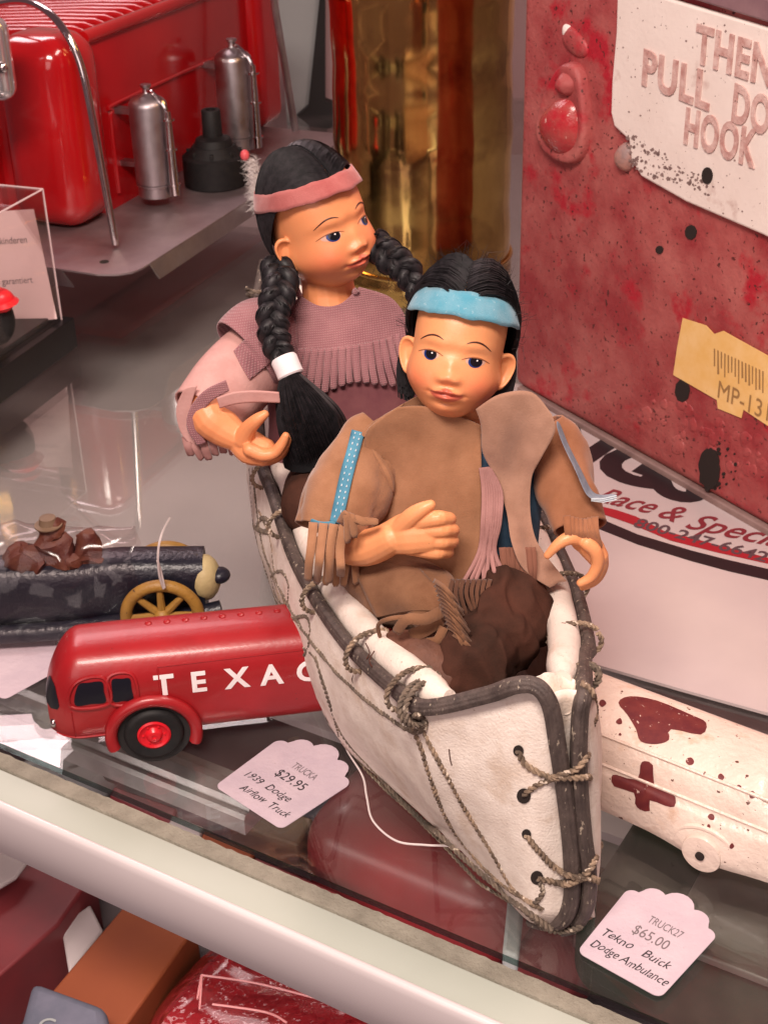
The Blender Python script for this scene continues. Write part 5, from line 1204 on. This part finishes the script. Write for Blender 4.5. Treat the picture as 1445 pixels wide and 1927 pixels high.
# ribbons with stitches
def ribbon(name, bv, pts, wpx, mat, off, fy, st=True):
    rows = []; C = cr(pts, 8)
    for i, c in enumerate(C):
        d = C[min(i+1, len(C)-1)]-C[max(i-1, 0)]; d = d/np.linalg.norm(d); n_ = np.array([-d[1], d[0]]); rows.append([on(bv, *(c+n_*wpx*f), off, Y(*(c+n_*wpx*f), fy)) for f in (-.5, -.17, .17, .5)])
    mb = MB(); mb.grid(rows); rb = mb.build(name, mat, boy, solid=.06)
    if st:
        mb = MB()
        for f in (-.2, .2):
            for i in range(1, len(C)-2, 2):
                pp = []
                for j in (i, i+1):
                    d = C[min(j+1, len(C)-1)]-C[max(j-1, 0)]; d = d/np.linalg.norm(d); n_ = np.array([-d[1], d[0]]); pp.append(on(bv, *(C[j]+n_*wpx*f), off+.06, Y(*(C[j]+n_*wpx*f), fy)))
                mb.tube([pp[0], pp[0].lerp(pp[1], .72)], .022, 5)
        mb.build('stitching', 'stitch', rb)
ribbon('blue_ribbon', hbv(sl), [(674, 812), (664, 850), (652, 895), (642, 940), (632, 984)], 24, 'blueribbon', .14, 46)
mb = MB(); mb.grid([[Y(636, 978, 44.6), Y(630, 994, 44.5)], [Y(612, 982, 44.5), Y(610, 998, 44.4)], [Y(596, 980, 44.5), Y(597, 994, 44.5)], [Y(584, 972, 44.7), Y(582, 988, 44.7)]]); mb.build('ribbon_end', 'blueribbon', boy, solid=.05, sub=2)
mb = MB(); mb.grid([[Y(1042, 790, 46.6), Y(1052, 788, 47.2)], [Y(1056, 835, 46.2), Y(1066, 832, 47)], [Y(1080, 880, 45.6), Y(1090, 876, 46.4)], [Y(1094, 915, 45.2), Y(1106, 910, 46)], [Y(1104, 938, 45.0), Y(1116, 928, 45.8)], [Y(1130, 946, 45.0), Y(1132, 932, 45.6)], [Y(1160, 942, 45.0), Y(1164, 926, 45.5)]])
mb.build('grey_ribbon', 'greyribbon', boy, solid=.05, sub=2)
mb = MB()
for f in (.2, .45, .7): mb.tube([Y(1112, 938+6*f-14*f+6, 44.9), Y(1135, 948-14*f, 44.9), Y(1160, 943-15*f, 44.9)], .02, 5)
mb.build('stitching', 'stitch', boy)
# cuff fringes
st = []
for k in range(4):
    x = 590+k*19; st.append(([Y(x, 983+k*1.5, 44.5-.05*k), Y(x-4-k, 1025+k*2, 43.8), Y(x-8+random.uniform(-3, 3), 1058+k*3, 43.5-.3*(k % 2)), Y(x-11+random.uniform(-5, 5), 1100-k*3+random.uniform(-8, 8), 43.7+.3*(k % 2))], .33, RT))
for k in range(5):
    x = 600+k*17; st.append(([Y(x, 1010, 45.3), Y(x, 1060, 45.1), Y(x+random.uniform(-6, 6), 1104+random.uniform(-14, 10), 45.0)], .30, RT))
fringe('cuff_fringe', 'suede', boy, st)
st = []
for k, (x1, y1) in enumerate(((655, 1022), (668, 1012), (690, 985), (712, 982))): st.append(([Y(640+k*5, 985-k, 44.3), Y(652+k*8, 968+k*4, 43.9), Y(x1, y1, 43.8)], .30, RT*.4+UP*.9))
fringe('cuff_fringe', 'suede', boy, st)
st = []
for k in range(8):
    x = 1066+k*7.5; st.append(([Y(x, 978-abs(k-4)*2, 44.7), Y(x+2, 1000, 44.2), Y(x+5+k+random.uniform(-3, 3), 1014+random.uniform(0, 10)+max(0, k-5)*8, 44.2)], .26, RT))
fringe('cuff_fringe', 'suede_sleeve', boy, st)
# inner mauve fringe between the jacket edges
st = []
for k in range(8):
    x = 908+k*4.5; st.append(([Y(905+k*2, 880, 46.2), Y(x+2, 925, 45.7), Y(x, 985, 45.0), Y(x-4-random.uniform(0, 8), 1040, 44.7), Y(x-42+k*9+random.uniform(-8, 8), 1088+random.uniform(-10, 18), 44.0)], .17, RT))
fringe('waist_fringe', 'mauvefringe', boy, st)
st = []
for k in range(8):
    x = 945+k*8; st.append(([Y(x, 1030, 44.9), Y(x+3, 1070, 44.5), Y(x+2+random.uniform(-8, 8), 1105+random.uniform(-6, 18), 44.3)], .26, RT))
fringe('waist_fringe', M('rust_brown_suede', (.20, .08, .05), rough=.95), boy, st)
# legs
lg = MB(); tubeb(lg, [Y(720, 1090, 46.2), Y(760, 1115, 45), Y(805, 1128, 43.8), Y(818, 1150, 43.2)], [1.5, 1.45, 1.15, .9]); r1, _ = remesh(lg, .08, 4); r1.v = [tuple(Vector(q)+noise.noise_vector(Vector(q)*.7)*.2) for q in r1.v]; r1.build('trouser_leg', 'suede_leg', boy, angle=180)
lg = MB(); tubeb(lg, [Y(930, 1110, 46), Y(945, 1150, 44.2), Y(915, 1215, 42.4), Y(880, 1270, 41.5)], [1.6, 1.75, 1.6, 1.3]); tubeb(lg, [Y(830, 1170, 43), Y(870, 1230, 41.8), Y(900, 1280, 41.2)], [.9, 1.2, 1.1]); r2_, _ = remesh(lg, .08, 4); r2_.v = [tuple(Vector(q)+noise.noise_vector(Vector(q)*.55)*.45+noise.noise_vector(Vector((q[0]*1.6, q[1]*1.6, q[2]*.5+q[0]))*.9)*.28) for q in r2_.v]; r2_.build('trouser_leg', 'suede_maroon', boy, angle=180)
patch('leg_cloth', 'suede_leg', boy, r1.bvh(), [[(668, 1078), (720, 1060), (790, 1070)], [(690, 1125), (755, 1108), (822, 1108)], [(708, 1162), (770, 1150), (832, 1150)]], 46, .1, nv=6, smooth=5)
mb = MB(); tubeb(mb, [Y(745, 1225, 42.2), Y(790, 1245, 41.6), Y(840, 1275, 41)], [.7, .95, .75], flat=1.2); tubeb(mb, [Y(745, 1210, 42.6), Y(790, 1225, 42.2)], [.5, .55]); r3, _ = remesh(mb, .08, 3); r3.build('moccasin', 'moc', boy, angle=180)
st = []
for k in range(13):
    f = k/12; x = 828+f*30; y = 1098+f*104; st.append(([Y(x-12, y-6, 42.0), Y(x+6, y+6, 41.2), Y(x+22+random.uniform(-4, 4), y+26+random.uniform(-4, 4), 41.0), Y(x+38+random.uniform(-6, 8), y+52+random.uniform(-8, 8), 41.4)], .15, UP))
fringe('leg_fringe', 'suede_leg', boy, st, th=.035)
st = []
for k in range(8):
    x = 852+k*10; st.append(([Y(x, 1090, 43.6), Y(x-5, 1118, 42.9), Y(x+2+random.uniform(-6, 6), 1156+random.uniform(-12, 12), 42.5)], .15, RT))
fringe('leg_fringe', 'suede_dark', boy, st, th=.04)
st = [([Y(832, 1150, 41.9), Y(800, 1165, 41.4), Y(765, 1166, 41.3), Y(745, 1192, 41.5)], .42, UP), ([Y(830, 1165, 42.1), Y(795, 1188, 41.7), Y(770, 1196, 41.8)], .5, UP), ([Y(780, 1160, 41.6), Y(735, 1164, 41.5), Y(712, 1176, 41.8), Y(716, 1200, 42.2)], .16, UP), ([Y(835, 1180, 41.8), Y(822, 1205, 41.5), Y(800, 1208, 41.6)], .34, UP)]
fringe('trouser_hem', 'suede_leg', boy, st, th=.04)

# ---------------------------------------------------------------- the girl (behind)
girl = thing('person', 'doll in mauve woven dress with black braids and rose headband behind the front doll', 'doll', Y(620, 900, 58), group='dolls seated in the canoe')
Mg = head_frame(600, 420, 58.2, 19, 13, 32, 1.10)
b = MB(); add_head(b, Mg)
tubeb(b, [Mg @ Vector((0, -1.2, -.4)), Y(618, 545, 58.4), Y(625, 600, 58.2)], [1.1, 1.15, 1.5])
tg = MB(); loft(tg, [ring(622, 560, 58.3, 1.3, 1.1), ring(630, 590, 58.2, 2.3, 1.4), ring(640, 640, 58.0, 3.2, 1.7), ring(645, 720, 57.7, 3.3, 2.0), ring(645, 800, 57.4, 3.2, 2.2), ring(640, 900, 57, 3.3, 2.4), ring(640, 1000, 56.8, 3.2, 2.2)]); b.add(tg.v, tg.f)
tubeb(b, [Y(520, 640, 57.6), Y(440, 700, 55.5), Y(392, 772, 53.6), Y(420, 805, 53.2), Y(452, 826, 52.9)], [1.0, 1.0, .85, .78, .58])
tubeb(b, [Y(450, 826, 52.9), Y(472, 842, 52.7), Y(494, 850, 52.5)], [.6, .72, .62], flat=.8, fd=FW)
for (yy, r, dx, dy) in ((52.0, .22, 0, 0), (52.35, .225, 5, 3), (52.7, .22, 6, 6), (53.0, .2, 3, 9)):
    tubeb(b, [Y(470, 846, yy+.1), Y(494, 856+dy, yy), Y(516+dx, 852+dy, yy), Y(530+dx, 836+dy, yy), Y(538+dx, 820+dy, yy)], [.30, r+.06, r+.03, r, r*.75], 4, 12)
tubeb(b, [Y(458, 828, 52.6), Y(468, 806, 52.4), Y(484, 790, 52.2), Y(498, 780, 52.2)], [.42, .34, .27, .19], 4, 12)
rg, cg = remesh(b, .042, 2); bvg = rg.bvh()
rg.build('body', 'skin', girl, angle=180, paint=paint_body(cg, Mg, (.76, .295, .125)))
face_parts(girl, bvg, Mg, (.08, 0))
sg = hair_cap(girl, Mg, ((-.72, -.45, -.55), (.72, -.45, -.60)), n=4600, k0=1.05, k1=1.10, wild=.02, puff=.035, F0=30, r=.018); sg.build('hair', 'hair', girl)
headband(girl, Mg, 1.42, .14, .64, 1.165, 'pinkband', .06, yawt=-.10)
def braid(pts, rads, name, root, pitch=1.9, seed=0):
    C = crv(pts, 14); n = len(C); L = [0]
    for i in range(1, n): L.append(L[-1]+(C[i]-C[i-1]).length)
    rr_ = [float(np.interp(i/(n-1), np.linspace(0, 1, len(rads)), rads)) for i in range(n)]
    mb = MB(); N_ = int(L[-1]/.07); S_ = []
    for i in range(N_+1):
        d = L[-1]*i/N_; j = min(n-2, max(0, int(np.searchsorted(L, d))-1)); k = (d-L[j])/max(1e-6, L[j+1]-L[j]); S_.append((C[j].lerp(C[j+1], k), rr_[j]*(1-k)+rr_[j+1]*k, d))
    for s in range(3):
        line = []
        for i, (p, R_, d) in enumerate(S_):
            t = (S_[min(i+1, N_)][0]-S_[max(i-1, 0)][0]).normalized(); fwd = (CP-p).normalized(); sd = t.cross(fwd).normalized(); fr = sd.cross(t); ph = 2*PI*(d/pitch+s/3)
            line.append((p+sd*R_*.55*math.sin(ph)+fr*R_*.34*math.sin(2*ph), R_, sd, fr, ph))
        mb.tube([q[0] for q in line], [q[1]*.46 for q in line], 10, flat=1)
        for h in range(46):
            an = 2*PI*h/46; ln = []
            for i, (p, R_, sd, fr, ph) in enumerate(line): a = an+ph*.5+.1*math.sin(i*.3+h); ln.append(p+(sd*math.cos(a)+fr*math.sin(a))*R_*(.47+.02*math.sin(i*.5+h*2)))
            mb.tube(ln, .019, 3, cap=False)
    for _ in range(70):
        p, R_, d = random.choice(S_); v_ = noise.noise_vector(p*7+Vector((_, 0, 0))).normalized(); q = p+v_*R_*.85; mb.tube([q, q+v_*.12+Vector((.1*math.sin(_), 0, -.15)), q+v_*.2+Vector((.25*math.sin(_), 0, -.42))], [.010, .008, .003], 3, cap=False)
    return mb
bp = [Y(520, 496, 57.6), Y(528, 535, 56.2), Y(514, 590, 55.3), Y(518, 640, 54.8), Y(538, 688, 54.2)]
m1 = braid(bp, [.72, .75, .70, .66, .48], 'braid', girl); m1.build('braid', 'hair', girl)
bp2 = [Y(702, 455, 57.6), Y(735, 485, 57.0), Y(765, 510, 56.6), Y(790, 560, 56.2)]
m2 = braid(bp2, [.65, .72, .66, .5], 'braid', girl); m2.build('braid', 'hair', girl)
T = Matrix.Translation(Y(541, 691, 54.0)); ax_ = (Y(549, 708, 53.8)-Y(535, 676, 54.2)).normalized(); Rm = ax_.to_track_quat('Z', 'Y').to_matrix().to_4x4()
mb = MB(); mb.lathe([(.50, -.45), (.56, -.35), (.55, 0), (.56, .35), (.50, .42)], 28, T @ Rm); mb.build('hair_tie', 'whiteband', girl)
mb = MB()
for _ in range(4200):
    a = random.uniform(0, 2*PI); rd = random.random()**.5; s0 = Y(546, 702, 53.9)+(RT*math.cos(a)+FW*math.sin(a))*.40*rd
    f = rd*math.cos(a); ln = random.uniform(.82, 1.03); u = (f+1)/2
    ex, ey = 545+115*u**.9, 884-50*u; mx, my = 520+118*u, 790-12*u
    e = Y(544+(ex-544)*1.0, 702+(ey-702)*ln, 53.2+1.2*math.sin(a)*rd); mdl = Y(mx, 702+(my-702)*ln, 53.3+1.5*math.sin(a)*rd)
    mb.tube(crv([s0, mdl, e+noise.noise_vector(e*2)*.12], 5), [.026]*8+[.02, .012, .005], 3, cap=False)
mb.build('loose_tail', 'hair', girl)
mb = MB(); cl = crv([Y(545, 700, 54), Y(570, 770, 53.8), Y(600, 850, 53.8)], 6); mb.tube(cl, [.3+.11*i for i in range(len(cl))], 16); mb.build('tail_core', 'hairbase', girl)
# dress
dr = MB(); loft(dr, [ring(622, 566, 58.3, 1.5, 1.25), ring(630, 592, 58.2, 2.45, 1.55), ring(640, 640, 58.0, 3.3, 1.85), ring(645, 720, 57.7, 3.4, 2.1), ring(645, 800, 57.4, 3.3, 2.3), ring(640, 900, 57, 3.4, 2.5), ring(640, 1000, 56.8, 3.3, 2.3)])
dr.build('dress', M('plum_cloth', (.15, .045, .055), (.2, .07, .075), fs=1.5, rough=.95), girl, angle=80); db = dr.bvh()
patch('dress_yoke', 'weave', girl, db, [[(565, 556), (600, 575), (640, 572), (676, 540)], [(545, 590), (600, 615), (660, 612), (735, 560)], [(548, 635), (600, 665), (665, 660), (765, 600)], [(560, 672), (605, 700), (668, 690), (775, 640)]], 57.2, .14, nv=8, smooth=8, wr=.06)
mb = MB(); pth = [on(db, x, y, .2, Y(x, y, 57)) for x, y in [tuple(a) for a in cr([(556, 540), (572, 568), (605, 582), (645, 572), (672, 545)], 6)]]; mb.tube(pth, .14, 10); mb.build('neck_binding', 'weave', girl)
st = []
for k in range(17):
    f = k/16; x0_ = 556+f*200; y0_ = 668+10*math.sin(f*PI)-30*f; an = (f-.45)*1.1; ln = 66+10*math.sin(f*9)
    x1_ = x0_+math.sin(an)*ln*.75; y1_ = y0_+ln*(.9+.15*math.cos(an))
    p = [on(db, x, y, .26+.06*(k % 2), Y(x, y, 56.8)) for x, y in ((x0_, y0_-12), ((x0_+x1_)/2, (y0_+y1_)/2), (x1_, y1_))]; st.append((p, .33, RT))
fringe('yoke_fringe', 'weave', girl, st)
# sleeves: mauve shoulder cape, pink bell sleeve
def bell(pts, nseg=40):
    q = cr(pts, 9); pth = [Y(a[0], a[1], a[2]) for a in q]; rows = []
    for i, p in enumerate(pth):
        t = (pth[min(i+1, len(pth)-1)]-pth[max(i-1, 0)]).normalized(); s = (UP-t*t.dot(UP)).normalized(); u = t.cross(s); rows.append([p+s*math.cos(2*PI*k/nseg)*q[i][3]*(1+.05*math.sin(4*PI*k/nseg+.2*i))+u*math.sin(2*PI*k/nseg)*q[i][3]*.8 for k in range(nseg)])
    mb = MB(); mb.grid(rows, 0, True); return mb
be = bell([(525, 640, 57.6, 1.35), (480, 680, 56.6, 1.6), (430, 730, 55.2, 1.75), (385, 785, 53.9, 1.55)]); be.build('sleeve', 'pinkleather', girl, solid=.09, angle=80)
be2 = bell([(535, 620, 57.7, 1.4), (500, 640, 57.0, 1.8), (462, 672, 56.3, 1.86)]); be2.build('sleeve_cap', 'weave', girl, solid=.08, angle=80)
bb = hbv(be, be2)
rows = [[(345, 735), (355, 728), (372, 725)], [(332, 770), (345, 765), (360, 768)], [(340, 812), (352, 806), (368, 812)], [(362, 840), (372, 832), (384, 836)]]
patch('cuff_binding', 'pinkleather', girl, None, rows, 53.2, 0, nv=5, smooth=1)
patch('cuff_binding', 'weave', girl, None, [[(425, 715), (432, 735)], [(385, 735), (398, 755)], [(358, 768), (378, 782)], [(352, 805), (374, 808)], [(372, 838), (388, 832)]], 52.9, 0, nv=5, smooth=1)
patch('leather_strap', 'pinkleather', girl, None, [[(408, 748), (414, 768)], [(440, 738), (446, 760)], [(480, 735), (484, 757)], [(525, 738), (528, 758)]], 52.8, 0, nv=5, smooth=1)
patch('shoulder_panel', 'weave', girl, bb, [[(440, 660), (455, 690), (470, 715)], [(470, 630), (485, 655), (500, 690)], [(500, 605), (515, 630), (530, 660)]], 56, .14, nv=6, smooth=4)
st = []
for k in range(7):
    x = 350+k*16; y = 835+4*math.sin(k); st.append(([Y(x, y-14, 53.4), Y(x+4, y+5, 53.1), Y(x+12+random.uniform(-6, 6), y+24+random.uniform(-5, 6), 53.2)], .36, RT))
fringe('sleeve_fringe', 'mauvefringe', girl, st)
lg = MB(); tubeb(lg, [Y(640, 900, 56), Y(610, 930, 54), Y(590, 950, 52)], [1.9, 1.8, 1.4]); r4, _ = remesh(lg, .1, 3); r4.build('skirt', 'suede_maroon', girl, angle=180)
# render settings
scene.cycles.max_bounces = 12; scene.cycles.transparent_max_bounces = 24
